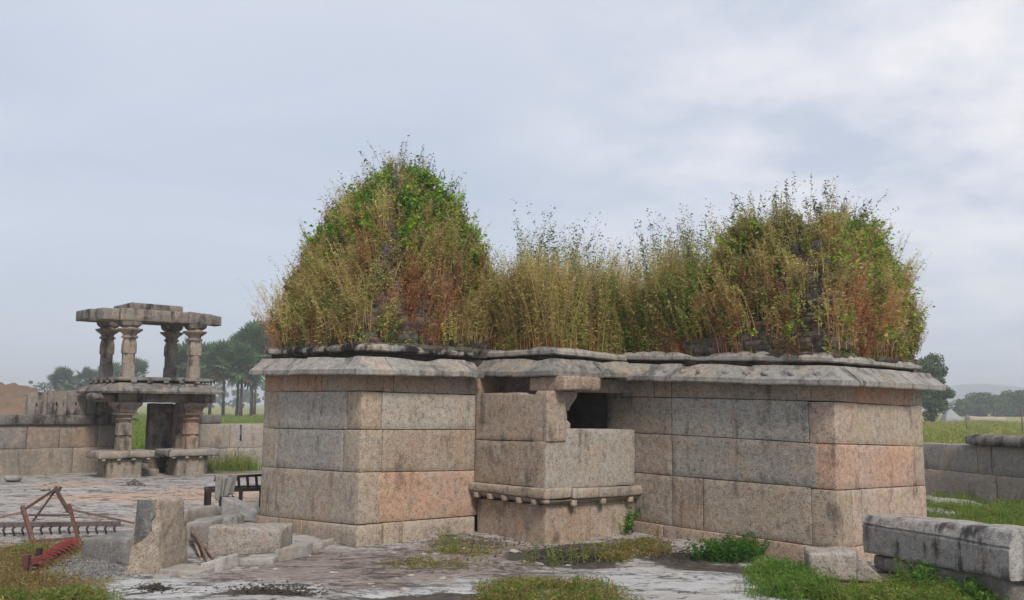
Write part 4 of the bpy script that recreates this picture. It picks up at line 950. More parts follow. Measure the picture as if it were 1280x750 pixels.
for i in range(nk+1):
    p = WQ0+dQ*(s0+(3.6-s0)*i/nk)
    sc = 0.75 if i == 0 else 1
    for a, b in prof: V.append(p+nQ*(a*sc)+UP*(zk+(b-hk*0.4)*sc+hk*0.4)+mnoise.noise_vector(p*3+UP*b*5)*0.02)
mm = len(prof)
for i in range(nk):
    for j in range(mm): F.append((i*mm+j, (i+1)*mm+j, (i+1)*mm+(j+1) % mm, i*mm+(j+1) % mm))
F.append(tuple(range(mm))); F.append(tuple(nk*mm+j for j in range(mm-1, -1, -1)))
q.add(V, F, (0.12, 0.11, 0.105), True); q.build('coping', M_GATEDARK, wq)

# ------------------------------------------------------------------ two-storey gateway pavilion
gp2 = AT(152, 593, 21.9); gp2.z = 0
eG = along(gp2, A, 238, z=0.9); eS = eG
gp4 = gp2+A*eG; gp1 = gp2-B*eS*0.92; gp3 = gp4-B*eS*0.92
gate = empty('gateway_pavilion', (gp2.x, gp2.y, 0), 'ruined two-storey stone gateway pavilion with four carved upper pillars against the sky', 'pavilion')
zf = lambda px, py, p: zat(p, py)
z_ped, z_bs, z_sh, z_cap, z_beam, z_e1 = (zat(gp2, y) for y in (572, 563, 516, 503, 491, 479))
GC = [(0.216, 0.177, 0.139), (0.240, 0.169, 0.120), (0.184, 0.154, 0.128)]
for p, tinted, bx in ((gp2, (0.224, 0.181, 0.139), 0), (gp4, (0.272, 0.166, 0.113), 1)):
    b = MB(); b.obox(p-A*0.42+B*0.30-UP*0.1, A*0.78, -B*0.75, UP*(z_ped+0.1), c=jit((0.208, 0.166, 0.120)), sp=0.12, ch=0.02, amp=0.01); b.build('pedestal', M_GATE, gate)
    b = MB(); b.obox(p-A*0.68+B*0.42+UP*(z_ped+0.004), A*1.30, -B*0.95, UP*(z_bs-z_ped-0.004), c=jit((0.240, 0.216, 0.186)), sp=0.08, ch=0.025, amp=0.014)
    bs = b.build('bench_slab', M_GATE, gate)
    for k in range(4):
        b = MB(); c0 = p-A*0.60+A*(0.34*k)+B*0.41+UP*(z_ped-0.055); b.obox(c0, A*0.09, -B*0.12, UP*0.055, c=(0.240, 0.216, 0.182), ch=0.018, sp=0.05); b.build('pendant', M_GATE, bs)
    h = z_sh-z_bs; z0 = z_bs
    pf = [(0, 0.165, 1), (h*0.34, 0.16, 1), (h*0.35, 0.145, 2), (h*0.40, 0.145, 2), (h*0.41, 0.17, 1), (h*0.72, 0.155, 1), (h*0.73, 0.13, 0), (h*0.80, 0.15, 0), (h*0.83, 0.20, 0), (h*0.86, 0.20, 0), (h*0.88, 0.15, 0), (h*0.92, 0.16, 0), (h*0.95, 0.23, 1), (h, 0.25, 1)]
    b = MB(); b.loft(p+UP*z0, pf, rot=ANG, c=tinted, amp=0.008); pl = b.build('lower_pillar', M_GATE, gate)
    b = MB(); cc = p+UP*(z_sh+0.003)
    for d1, d2 in ((A, -B), ):
        b.loft(cc, [(0, 0.20, 1), ((z_cap-z_sh)*0.35, 0.23, 1), ((z_cap-z_sh)*0.7, 0.31, 1), ((z_cap-z_sh)*0.99, 0.32, 1)], rot=ANG, c=jit((0.160, 0.123, 0.099)), amp=0.02)
    b.build('capital', M_GATE, pl)
# beams of the lower storey
for o, d, l, c in ((gp2-A*0.18+B*0.17, A, 0.40, (0.240, 0.193, 0.146)), (gp2+A*0.24+B*0.14, A, eG-0.02, (0.144, 0.108, 0.088)), (gp4+A*0.235+B*0.15, A, 0.33, (0.216, 0.154, 0.117)), (gp2-A*0.16-B*0.26, -B, 1.75, (0.112, 0.092, 0.080)), (gp4-A*0.16-B*0.26, -B, 1.75, (0.112, 0.092, 0.080))):
    b = MB(); side = (-B if abs(d.dot(A)) > 0.5 else A)
    b.obox(o+UP*(z_cap+0.004), d*l, side*0.33, UP*(z_beam-z_cap-0.008), c=jit(c), sp=0.12, ch=0.02, amp=0.014); b.build('beam', M_GATE, gate)
b = MB(); b.obox(gp2-A*0.85+B*0.05+UP*(z_cap+0.05), A*0.62, -B*0.35, UP*(z_beam-z_cap-0.07), c=(0.104, 0.089, 0.077), ch=0.06, amp=0.02); b.build('bracket', M_GATEDARK, gate)
# door jambs and threshold
jb = AT(190, 588, 23.0); jb.z = 0
b = MB(); b.obox(gp4-A*0.72-B*0.75-UP*0.1, A*0.55, -B*0.35, UP*(z_cap+0.08), c=(0.128, 0.112, 0.095), sp=0.15, ch=0.02, amp=0.012); b.build('door_jamb', M_GATEDARK, gate)
b = MB(); b.obox(gp4-A*0.17-B*0.45-UP*0.1, A*0.6, -B*1.0, UP*(z_cap+0.06), c=(0.192, 0.123, 0.088), sp=0.15, ch=0.02, amp=0.012); b.build('door_jamb', M_GATE, gate)
for k in range(3):
    b = MB(); b.obox(gp2+A*0.0-B*(0.35+0.42*k)+UP*(-0.08+0.0*k), A*(eG-0.6), -B*0.40, UP*(0.20+0.11*k), c=(0.216, 0.193, 0.164), sp=0.12, ch=0.02, amp=0.01); b.build('step', M_GATE, gate)
# lower eave, upper eave
cc = (gp1+gp4)/2; hs = eG/2
def ring_eave(cen, hx, hy, z, prof, c, amp):
    pts = [cen-A*hx-B*hy, cen-A*hx+B*hy, cen+A*hx+B*hy, cen+A*hx-B*hy, cen-A*hx-B*hy]; b = MB()
    sweep(b, [V3(p, z) for p in pts], prof, c=c, amp=amp, seg=0.12); return b
b = ring_eave(cc-A*0.02, hs+0.20, hs+0.20, z_beam+0.005, [(-1.1, 0.0), (0.28, 0.0), (0.36, -0.02), (0.38, 0.03), (0.30, 0.12), (0.12, 0.22), (0.0, 0.25), (-1.1, 0.26)], (0.120, 0.108, 0.095), 0.012); b.build('eave', M_GATEDARK, gate)
z_e2 = zat(gp2, 471.5); z_e1 = z_beam+0.27
b = ring_eave(cc, hs+0.30, hs+0.28, z_e1+0.01, [(-1.2, 0.0), (0.0, 0.0), (0.05, 0.03), (0.05, max(0.08, z_e2-z_e1-0.02)), (-0.05, max(0.1, z_e2-z_e1)), (-1.2, max(0.1, z_e2-z_e1))], (0.160, 0.146, 0.131), 0.009); b.build('upper_ledge', M_GATEDARK, gate)
for k in range(5):
    for o, d in ((cc+B*(hs+0.31)-A*(hs+0.2), A), (cc-A*(hs+0.33)-B*(hs+0.1), B)):
        b = MB(); p = o+d*((2*hs+0.3)*(k+0.4)/5); b.obox(p+UP*(z_e1-0.035), d*0.13, (B*0.06 if d is A else -A*0.06), UP*0.065, c=(0.160, 0.146, 0.131), ch=0.015, sp=0.06); b.build('pendant', M_GATEDARK, gate)
# upper pillars
z_p0 = z_e2-0.03
tops = {0: (gp2, 402), 1: (gp4, 406), 2: (gp1, 403), 3: (gp3, 407)}
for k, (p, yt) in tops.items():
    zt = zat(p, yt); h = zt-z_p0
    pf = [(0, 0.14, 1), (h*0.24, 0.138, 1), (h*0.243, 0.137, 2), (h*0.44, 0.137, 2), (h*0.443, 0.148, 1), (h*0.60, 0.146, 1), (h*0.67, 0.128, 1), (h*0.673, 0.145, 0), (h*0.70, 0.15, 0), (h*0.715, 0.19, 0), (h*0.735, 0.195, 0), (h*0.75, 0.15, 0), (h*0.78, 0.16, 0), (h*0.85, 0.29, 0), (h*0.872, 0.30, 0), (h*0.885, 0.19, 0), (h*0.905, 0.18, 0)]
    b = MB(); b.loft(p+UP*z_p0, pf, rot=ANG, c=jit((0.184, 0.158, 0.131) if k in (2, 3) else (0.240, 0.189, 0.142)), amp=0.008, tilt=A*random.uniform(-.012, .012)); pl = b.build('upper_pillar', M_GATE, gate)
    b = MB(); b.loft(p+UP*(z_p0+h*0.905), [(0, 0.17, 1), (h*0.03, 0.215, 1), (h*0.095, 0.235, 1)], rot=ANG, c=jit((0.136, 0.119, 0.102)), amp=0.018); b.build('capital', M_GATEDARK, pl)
zt = {k: zat(p, y)+0.004 for k, (p, y) in tops.items()}
th = 0.30
b = MB()   # front beam over p2-p4, with an eroded inscription-like band
a0, a1 = gp2-A*0.30+B*0.20, gp4-A*0.28+B*0.20
def beam4(a0, a1, w, za, zb2, h, c, nm='roof_beam'):
    b = MB(); b.stone([a0+UP*za, a1+UP*zb2, a1+w+UP*zb2, a0+w+UP*za, a0+UP*(za+h), a1+UP*(zb2+h*0.92), a1+w+UP*(zb2+h*0.92), a0+w+UP*(za+h)], c=jit(c), sp=0.10, ch=0.014, amp=0.008); b.build(nm, M_GATEDARK, gate)
beam4(a0, a1, -B*0.42, zt[0], zt[1], 0.30, (0.160, 0.139, 0.120))
beam4(a1+A*0.012, gp4+A*0.34+B*0.19, -B*0.42, zt[1], zt[1], 0.30, (0.176, 0.154, 0.131)); beam4(gp4+A*0.352+B*0.15, gp4+A*0.62+B*0.15, -B*0.4, zt[1]+0.02, zt[1]+0.0, 0.25, (0.160, 0.139, 0.120))
beam4(gp2-A*0.312+B*0.17-B*1.05, gp2-A*0.312+B*0.17, A*-0.02+A*0.0-A*0.38, zt[0]+0.0, zt[0], 0.30, (0.192, 0.166, 0.139))
beam4(gp1-A*0.70-B*0.35, gp1-A*0.70+B*0.72, A*0.55, zt[2], zt[2]+0.01, 0.26, (0.176, 0.150, 0.128))
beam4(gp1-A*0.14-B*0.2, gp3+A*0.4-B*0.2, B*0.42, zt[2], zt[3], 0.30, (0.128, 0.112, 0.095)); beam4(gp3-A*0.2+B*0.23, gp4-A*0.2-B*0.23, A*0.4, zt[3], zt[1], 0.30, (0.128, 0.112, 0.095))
b = MB(); ztp = zt[0]+0.305
b.obox(gp2+A*0.02-B*0.05+UP*ztp, A*(eG-0.35), -B*1.25, UP*0.17, c=(0.176, 0.150, 0.131), sp=0.12, ch=0.014, amp=0.008); b.build('top_slab', M_GATEDARK, gate)

# ------------------------------------------------------------------ loose stones
def stone_thing(name, label, cat, corners, mat, c, group=None, **k):
    base = sum((Vector(p) for p in corners[:4]), Vector())/4
    mb = MB(); k.setdefault('sp', 0.05); k.setdefault('ch', 0.02); k.setdefault('amp', 0.014); mb.stone(corners, c=c, **k)
    o = mb.build(name, mat); return tag(o, label, cat, group)
def up4(pts, hs): return list(pts)+[Vector(p)+UP*h for p, h in zip(pts, hs)]
def gp(px, py, z=-0.03): v = G(px, py, 0); v.z = z; return v
# broken upright pillar stone in the left foreground
b0, b1, b2 = gp(157, 718.5), gp(197, 716.5), gp(236, 703)
b3 = b0+(b2-b1)*1.05+Vector((0.0, 0.06, 0))
us = MB()
hh = zat(b1, 622)
tl = Vector((b0.x, b0.y, 0))+(b1-b0)*0.22; tr = Vector((b2.x, b2.y, 0))-(b2-b1)*0.28
t1_ = Vector((b1.x, b1.y, 0))-(b1-b0)*0.05; t3 = tl+(tr-t1_)*0.9
us.stone([b0, b1, b2, b3, tl+UP*(zat(tl, 623)), t1_+UP*zat(t1_, 622.5), tr+UP*zat(tr, 623), t3+UP*zat(t1_, 622)], c=(0.34, 0.27, 0.195), sp=0.04, ch=0.02, amp=0.02, freq=4)
uo = us.build('broken_pillar_stone', M_TAN); tag(uo, 'tan upright broken pillar stone with a dark smooth patch, tallest of the left pile', 'stone')
# dark dressed patch on its left face (a thin spalled skin)
e1 = (b1-b0).normalized(); wd_ = (b1-b0).length; pm = MB(); nf = Vector((e1.y, -e1.x, 0))
ptch = [(0.24, 0.98), (0.86, 0.98), (0.80, 0.88), (0.88, 0.80), (0.72, 0.72), (0.76, 0.60), (0.60, 0.52), (0.40, 0.47), (0.20, 0.42)]
def on_face(u, v):
    lo = b0.lerp(b1, u); hi = (tl+UP*zat(tl, 623)).lerp(t1_+UP*zat(t1_, 622.5), (u-0.0)); return lo.lerp(hi, v)+nf*0.02
fcV = [on_face((u-0.22*v)/max(0.2, 1-0.25*v), v) for u, v in ptch]; m = len(fcV)
pm.add(fcV+[p-nf*0.05 for p in fcV], [tuple(range(m-1, -1, -1)), tuple(range(m, 2*m))]+[(i, (i+1) % m, (i+1) % m+m, i+m) for i in range(m)], (0.06, 0.065, 0.07)); pp = pm.build('dark_face', M_GREY, uo)
# grey block leaning behind it
q0, q1_ = gp(101, 700), gp(158, 704); dd = Vector((0.30, 0.62, 0))
stone_thing('granite_block', 'dark grey granite block lying left of the upright pillar stone', 'stone', up4([q0, q1_+Vector((0.15, 0, 0)), q1_+dd+Vector((0.15, 0, 0)), q0+dd*0.75+Vector((0.03, 0, 0))], [zat(q0, 672)+0.03, zat(q1_, 673)+0.03, zat(q1_, 673)+0.06, zat(q0, 672)+0.05]), M_GREY, (0.15, 0.145, 0.14), ch=0.016)
q0, q1_ = gp(257, 694), gp(350, 690); dd = Vector((0.04, 0.42, 0))
stone_thing('granite_block', 'long pale granite block lying flat, nearest the shrine corner', 'stone', up4([q0, q1_, q1_+dd, q0+dd], [zat(q0, 659)+0.03, zat(q1_, 661)+0.03, zat(q1_, 661)+0.05, zat(q0, 659)+0.02]), M_TAN, (0.29, 0.255, 0.225), ch=0.022, amp=0.022)
q0, q1_ = gp(275, 652), gp(338, 650); dd = Vector((0.05, 0.30, 0))
stone_thing('tilted_slab', 'grey wedge-shaped slab tilted up behind the long pale block', 'stone', up4([q0, q1_, q1_+dd, q0+dd], [zat(q0, 620)+0.03, zat(q1_, 645)+0.03, zat(q1_, 645)+0.03, zat(q0, 620)]), M_GREY, (0.21, 0.215, 0.215), ch=0.025)
q0, q1_ = gp(231, 681), gp(262, 682); dd = Vector((0.05, 0.35, 0))
stone_thing('granite_block', 'small square grey block wedged between the upright stone and the long block', 'stone', up4([q0, q1_, q1_+dd, q0+dd], [zat(q0, 653)+0.03, zat(q1_, 651)+0.03, zat(q1_, 651)+0.05, zat(q0, 653)+0.04]), M_GREY, (0.25, 0.225, 0.20))
q0, q1_ = gp(258, 664), gp(295, 664); dd = Vector((0.05, 0.25, 0))
stone_thing('granite_block', 'flat stone with a dark stain just behind the long pale block', 'stone', up4([q0, q1_, q1_+dd, q0+dd], [zat(q0, 648)+0.03, zat(q1_, 646)+0.03, zat(q1_, 646)+0.04, zat(q0, 648)+0.04]), M_STREAK, (0.25, 0.23, 0.21))
q0, q1_ = gp(226, 657), gp(262, 652); dd = Vector((0.1, 0.45, 0))
stone_thing('rubble_stone', 'rough brownish rubble stone behind the upright pillar stone', 'stone', up4([q0, q1_, q1_+dd, q0+dd], [zat(q0, 637)+0.03, zat(q1_, 634)+0.03, zat(q1_, 633), zat(q0, 632)]), M_GREY, (0.24, 0.205, 0.185), amp=0.03, ch=0.05)
q0, q1_ = gp(249, 714), gp(280, 711); dd = Vector((0.08, 0.28, 0))
stone_thing('fieldstone', 'small whitish stone in front of the firewood', 'stone', up4([q0, q1_, q1_+dd, q0+dd+Vector((0.08, 0, 0))], [0.10, 0.16, 0.15, 0.13]), M_SLAB, (0.44, 0.41, 0.38), ch=0.014, amp=0.016, sp=0.035, freq=6)
for k, (pts, h, lb) in enumerate((((298, 705, 341, 703, 0.05, 0.35), 0.05, 'thin flat slab lying right of the whitish stone'), ((343, 701, 386, 692, 0.02, 0.16), 0.11, 'narrow pointed rock lying in front of the shrine corner'), ((352, 690, 402, 684, 0.1, 0.5), 0.05, 'grey flat slab against the foot of the left shrine'), ((196, 716, 246, 719, 0.12, 0.35), 0.035, 'thin flat slab at the foot of the upright pillar stone'))):
    q0, q1_ = gp(pts[0], pts[1]), gp(pts[2], pts[3]); dd = Vector((pts[4], pts[5], 0))
    stone_thing('flat_slab', lb, 'stone', up4([q0, q1_, q1_+dd*0.8, q0+dd], [h+0.03]*4), M_SLAB, (0.33, 0.305, 0.28), ch=0.008, amp=0.009, freq=7)
for px, py, r, lb in ((6, 600, 0.16, 'small grey rock by the wall at the far left'), (49, 611, 0.10, 'little rock on the pale court floor before the left wall')):
    q0 = gp(px-r*22, py+1); 
    stone_thing('fieldstone', lb, 'stone', up4([q0, q0+Vector((2*r, 0.02, 0)), q0+Vector((2*r, r*1.6, 0)), q0+Vector((0.0, r*1.6, 0))], [r*0.9, r, r*0.9, r*0.7]), M_GREY, (0.26, 0.24, 0.22), ch=0.06, amp=0.03)
# right foreground: streaked slab on its base, and the wedge stone
s0, s1 = gp(1084, 706), gp(1264, 757); dS = (s1-s0).normalized(); nS = Vector((dS.y, -dS.x, 0)); nS = nS if nS.x < 0 else -nS
stone_thing('base_stone', 'low mossy stone course under the long streaked slab at the right', 'stone', up4([s0+dS*0.12-nS*0.0, s1-dS*0.02, s1-nS*0.5, s0-nS*0.5], [zat(s0, 690)+0.025, zat(s1, 723)+0.025, zat(s1, 723)+0.025, zat(s0, 690)+0.025]), M_CWALL, (0.16, 0.145, 0.125), sp=0.07, amp=0.025, ch=0.03)
zA, zB = zat(s0, 690), zat(s1, 724); f0, f1 = s0+nS*0.04, s1+nS*0.04+dS*0.05
tA, tB = zat(f0, 655), zat(f1, 686)
def swept(name, P, Q, n, pr0, pr1, mat, c, parent=None, k=60, amp=0.0075):
    """a long block: cross-section pr0 at P blends to pr1 at Q; (depth behind the face, height)"""
    def dense(pr):
        o = []
        for i in range(len(pr)):
            p, q = pr[i], pr[(i+1) % len(pr)]; m = 6
            for j in range(m): o.append((p[0]+(q[0]-p[0])*j/m, p[1]+(q[1]-p[1])*j/m))
        return o
    d0, d1 = dense(pr0), dense(pr1); m = len(d0); V = []; F = []
    for i in range(k+1):
        t = i/k; e = 0.012 if i in (0, k) else 0
        for (a0, h0), (a1, h1) in zip(d0, d1):
            p = P.lerp(Q, t)-n*(a0*(1-t)+a1*t); z = h0*(1-t)+h1*t; p = Vector((p.x, p.y, z)); V.append(p+mnoise.noise_vector(p*3.5)*amp*1.6+mnoise.noise_vector(p*13)*amp)
    for i in range(k):
        for j in range(m): F.append((i*m+j, (i+1)*m+j, (i+1)*m+(j+1) % m, i*m+(j+1) % m))
    F.append(tuple(range(m-1, -1, -1))); F.append(tuple(k*m+j for j in range(m)))
    b = MB(); b.add(V, F, c); bm = bmesh.new(); o = b.build(name, mat, parent); bm.from_mesh(o.data); bmesh.ops.recalc_face_normals(bm, faces=bm.faces); bm.to_mesh(o.data); bm.free(); return o
hA, hB = zat(f0-nS*0.09, 643), zat(f1-nS*0.09, 662)
slo = swept('streaked_slab', f0, f1, nS, [(0.012, zA), (0.0, zA+0.03), (0.0, tA-0.018), (0.020, tA), (0.006, tA+0.018), (0.05, hA-0.035), (0.075, hA-0.012), (0.12, hA), (0.42, hA), (0.48, tA), (0.48, zA)], [(0.012, zB), (0.0, zB+0.03), (0.0, tB-0.018), (0.020, tB), (0.006, tB+0.018), (0.05, hB-0.035), (0.075, hB-0.012), (0.12, hB), (0.42, hB), (0.48, tB), (0.48, zB)], M_STREAK, (0.36, 0.34, 0.325))
tag(slo, 'long heavy granite slab with black streaks lying at the right edge', 'stone')
w0, w1 = gp(1012, 722), gp(1104, 724); dd = Vector((0.05, 0.32, 0))
stone_thing('wedge_stone', 'low wedge-ended granite stone half buried in grass before the right shrine corner', 'stone', up4([w0, w1, w1+dd, w0+dd], [zat(w0, 690)+0.03, zat(w1, 720)*0+0.10, zat(w1, 716)*0+0.12, zat(w0, 690)+0.05])[:8], M_TAN, (0.34, 0.295, 0.265), ch=0.03, amp=0.02) if False else None
wm = MB(); hW = zat(w0, 690)+0.03; mid = w0.lerp(w1, 0.66)
wm.stone(up4([w0, mid, mid+dd, w0+dd], [hW, hW, hW+0.02, hW+0.02]), c=(0.33, 0.285, 0.255), sp=0.05, ch=0.025, amp=0.018)
wo = wm.build('wedge_stone', M_TAN); tag(wo, 'low wedge-ended granite stone half buried in grass before the right shrine corner', 'stone')
we = MB(); we.stone(up4([mid-Vector((0.01, 0, 0)), w1, w1+dd, mid+dd-Vector((0.01, 0, 0))], [hW-0.003, 0.045, 0.05, hW+0.015]), c=(0.31, 0.27, 0.24), sp=0.05, ch=0.02, amp=0.015); we.build('sloping_end', M_TAN, wo)
# fallen slabs beyond, between shrine and right wall
for pts, lb in (((1165, 632, 1238, 641, 0.2, 0.9), 'wide flat slab lying in the grass beside the right compound wall'), ((1160, 645, 1216, 652, 0.1, 0.5), 'smaller sunken slab in the grass right of the shrine')):
    q0, q1_ = gp(pts[0], pts[1]), gp(pts[2], pts[3]); dd = Vector((pts[4], pts[5], 0))
    stone_thing('flat_slab', lb, 'stone', up4([q0, q1_, q1_+dd, q0+dd], [0.12, 0.12, 0.14, 0.14]), M_SLAB, (0.34, 0.33, 0.315), ch=0.02, sp=0.1)
# scattered flakes and pebbles
base_rocks = []
for k in range(5):
    b = MB(); r = 0.05; b.stone([(-r, -r*0.7, 0), (r*0.9, -r*0.8, 0), (r, r*0.7, 0), (-r*0.8, r*0.8, 0), (-r*0.8, -r*0.5, r*0.5), (r*0.7, -r*0.6, r*0.7), (r*0.7, r*0.5, r*0.6), (-r*0.6, r*0.6, r*0.45)], c=jit((0.36, 0.335, 0.31), 0.06), sp=0.025, ch=0.012, amp=0.009, freq=12)
    base_rocks.append(b.build('rock_chip', M_SLAB))
chips = []
for k in range(150):
    px, py = random.choice([(random.uniform(140, 420), random.uniform(690, 748)), (random.uniform(400, 700), random.uniform(672, 746)), (random.uniform(640, 1000), random.uniform(668, 746)), (random.uniform(0, 330), random.uniform(602, 668))])
    p = G(px, py)
    if (p-C1).dot(-A) < 0.15 and (p-L0).dot(A) > -0.1 and (p-C1).dot(B) < 0.15: continue
    if (p-P0).dot(B) < 0.2 and (p-P0).dot(A) > -0.2: continue
    nc = len(chips); o = base_rocks[nc] if nc < 5 else random.choice(base_rocks).copy()
    if nc >= 5: col.objects.link(o)
    chips.append(o)
    o.location = (p.x, p.y, gz(p.x, p.y)-0.008); o.rotation_euler = (random.uniform(-.2, .2), random.uniform(-.2, .2), random.uniform(0, 6.3)); s = random.choice([0.3, 0.4, 0.5, 0.7, 0.9, 1.2]); o.scale = (s*random.uniform(0.8, 1.7), s*random.uniform(0.7, 1.2), s*random.uniform(0.4, 0.9))
    tag(o, 'small flake of stone lying loose on the court floor', 'stone', 'loose stone flakes on the court floor')
# gravel heap at the left
def gravel():
    V = []; Q = []; C = []; N = 1500
    px = rng.normal(116, 24, N); py = rng.normal(711, 6, N)
    for i in range(N):
        p = G(px[i], py[i]); r = rng.uniform(0.006, 0.02); z = gz(p.x, p.y); o = len(V)
        c = rng.uniform(0.07, 0.23); a = rng.uniform(0, 6.3)
        for q in range(4):
            V.append((p.x+math.cos(a+q*1.57)*r, p.y+math.sin(a+q*1.57)*r, z-0.002)); C.append((c, c*0.96, c*0.93))
        for q in range(4):
            V.append((p.x+math.cos(a+q*1.57+0.3)*r*0.6, p.y+math.sin(a+q*1.57+0.3)*r*0.6, z+r*rng.uniform(0.5, 1.0))); C.append((c, c*0.96, c*0.93))
        Q += [(o+4, o+5, o+6, o+7)]+[(o+q, o+(q+1) % 4, o+4+(q+1) % 4, o+4+q) for q in range(4)]
    tag(fastmesh('gravel', np.array(V), np.array(Q), np.array(C), M_CANVAS), 'spread of fine grey gravel between the red rake and the stones', 'gravel', kind='stuff')
gravel()

# ------------------------------------------------------------------ farm implement: rusty A-frame, toothed bar, long rods
RC = (0.15, 0.08, 0.058); RC2 = (0.11, 0.065, 0.052)
pl0, pr0 = gp(41, 679, 0.02), gp(97, 674.5, 0.02)
impl = empty('cultivator_frame', ((pl0.x+pr0.x)/2, (pl0.y+pr0.y)/2, 0), 'rusty A-shaped iron cultivator frame standing on its toothed bar at the left', 'farm tool')
Yf = (pl0.y+pr0.y)/2
lt, rt, ap = AT(28, 633, Yf+0.12), AT(86, 630, Yf+0.12), AT(70, 611, Yf+0.22)
def part_bar(nm, p, q, w, c, parent, mat=M_RUST, h=None):
    b = MB(); b.bar(p, q, w, h, c); return b.build(nm, mat, parent)
ltt = lt+(lt-pl0).normalized()*0.03
part_bar('upright', pl0, lt, 0.045, RC, impl); part_bar('upright', pr0, rt, 0.045, RC, impl)
part_bar('strut', AT(32, 636, Yf+0.10), ap, 0.036, RC2, impl); part_bar('strut', AT(41, 652, Yf+0.06), AT(69, 613, Yf+0.25), 0.022, RC2, impl)
part_bar('strut', AT(86, 640, Yf+0.12), AT(70, 612, Yf+0.20), 0.036, RC2, impl)
part_bar('cross_bar', AT(36, 644, Yf+0.08), AT(86, 644, Yf+0.10), 0.022, RC2, impl)
part_bar('lug', AT(69, 614, Yf+0.2), AT(70.5, 608, Yf+0.2), 0.03, RC2, impl); part_bar('lug', AT(73, 614, Yf+0.2), AT(76, 608.5, Yf+0.2), 0.03, RC2, impl)
part_bar('foot_bar', pl0-Vector((0.02, 0, 0)), pr0+Vector((0.03, 0, 0)), 0.05, RC, impl, h=0.035)
part_bar('rod', AT(28, 640, Yf+0.1), AT(-40, 657, Yf-0.05), 0.025, (0.26, 0.15, 0.11), impl); part_bar('rod', AT(88, 637, Yf+0.14), AT(168, 654, Yf+0.3), 0.025, (0.16, 0.11, 0.09), impl)
tb0, tb1 = AT(-35, 670, Yf+0.45), AT(150, 659, Yf+0.75); tb0.z = 0.13; tb1.z = 0.13
tb = part_bar('toothed_bar', tb0, tb1, 0.06, (0.13, 0.11, 0.105), impl, h=0.06)
for k in range(16):
    p = tb0.lerp(tb1, (k+0.5)/16); b = MB(); b.tube([p+UP*-0.02, p+Vector((0.02, -0.09, -0.05)), p+Vector((0.03, -0.05, -0.13))], [0.016, 0.016, 0.009], 6, (0.07, 0.05, 0.042)); b.build('tooth', M_RUST, tb)
# red toothed rake lying on the ground
ra, rb = gp(36, 716, 0.05), gp(90, 686, 0.07)
rake = empty('toothed_rake', ((ra.x+rb.x)/2, (ra.y+rb.y)/2, 0), 'red painted rake bar with a row of short tines lying in the dry grass', 'farm tool')
part_bar('bar', ra, rb, 0.06, (0.09, 0.045, 0.04), rake, M_RUST, 0.05)
rd = (rb-ra).normalized(); rn = Vector((rd.y, -rd.x, 0))
for k in range(22):
    p = ra.lerp(rb, (k+0.3)/22); b = MB(); l = 0.16 if k % 2 else 0.13
    c_ = random.choice([(0.27, 0.032, 0.03), (0.20, 0.03, 0.028), (0.12, 0.035, 0.03)])
    b.tube([p-rn*0.10+UP*0.02, p+UP*0.055, p+rn*l*0.7+UP*0.035, p+rn*l-UP*0.03], [0.006, 0.007, 0.007, 0.004], 6, c_); b.build('tine', M_RED, rake)
part_bar('bracket', ra.lerp(rb, 0.30)-rn*0.05+UP*0.02, ra.lerp(rb, 0.30)-rn*0.05+UP*0.12, 0.05, (0.035, 0.025, 0.025), rake, M_RED); part_bar('bracket', ra-rn*0.03, ra-rn*0.03+UP*0.13, 0.06, (0.11, 0.05, 0.045), rake, M_RED)

# ------------------------------------------------------------------ dark frame with a cloth, firewood
Yk = 13.6
k0 = G(259, 642); k1 = Vector((k0.x+0.84, k0.y+0.38, 0))
kd = (k1-k0).normalized(); kn = Vector((-kd.y, kd.x, 0)); kl = (k1-k0).length
bed = empty('rail_frame', (k0.x, k0.y, 0), 'dark slatted rail frame standing behind the stones by the left shrine', 'frame')
KC = (0.035, 0.022, 0.02)
zt1, zt2 = zat(k0+kd*0.5, 612), zat(k0+kd*0.5, 596)
for s, n in ((0.02, 0), (kl-0.02, 0), (0.02, 0.45), (kl-0.02, 0.45), (kl*0.55, 0)):
    p = k0+kd*s+kn*n; part_bar('leg', p-UP*0.03, p+UP*(zt1 if s < 0.3 else zt1), 0.05, KC, bed, M_DARKWOOD)
part_bar('rail', k0-kd*0.02+UP*zt1, k1+kd*0.02+UP*zt1, 0.05, KC, bed, M_DARKWOOD, 0.06); part_bar('rail', k0+kn*0.45+UP*zt1, k1+kn*0.45+UP*zt1, 0.045, KC, bed, M_DARKWOOD, 0.05)
part_bar('rail', k0+kd*0.30+kn*0.02+UP*zt2, k1-kd*0.04+kn*0.02+UP*(zt2+0.02), 0.04, KC, bed, M_DARKWOOD)
for k in range(5):
    s = 0.32+(kl-0.36)*k/4; part_bar('slat', k0+kd*(s+0.02)+UP*(zt1+0.01), k0+kd*s+kn*0.02+UP*zt2, 0.032, KC, bed, M_DARKWOOD)
part_bar('cross_rail', k0+UP*zt1, k0+kn*0.45+UP*zt1, 0.045, KC, bed, M_DARKWOOD); part_bar('cross_rail', k1+UP*zt1, k1+kn*0.45+UP*zt1, 0.045, KC, bed, M_DARKWOOD)
part_bar('leg', k0+kd*0.18-kn*0.18-UP*0.03, k0+kd*0.18-kn*0.18+UP*zt1*0.6, 0.05, KC, bed, M_DARKWOOD); part_bar('leg', k0+kd*0.36-kn*0.16-UP*0.03, k0+kd*0.36-kn*0.16+UP*zt1*0.6, 0.05, KC, bed, M_DARKWOOD); part_bar('cross_rail', k0+kd*0.16-kn*0.17+UP*zt1*0.58, k0+kd*0.38-kn*0.16+UP*zt1*0.58, 0.05, KC, bed, M_DARKWOOD, 0.14)
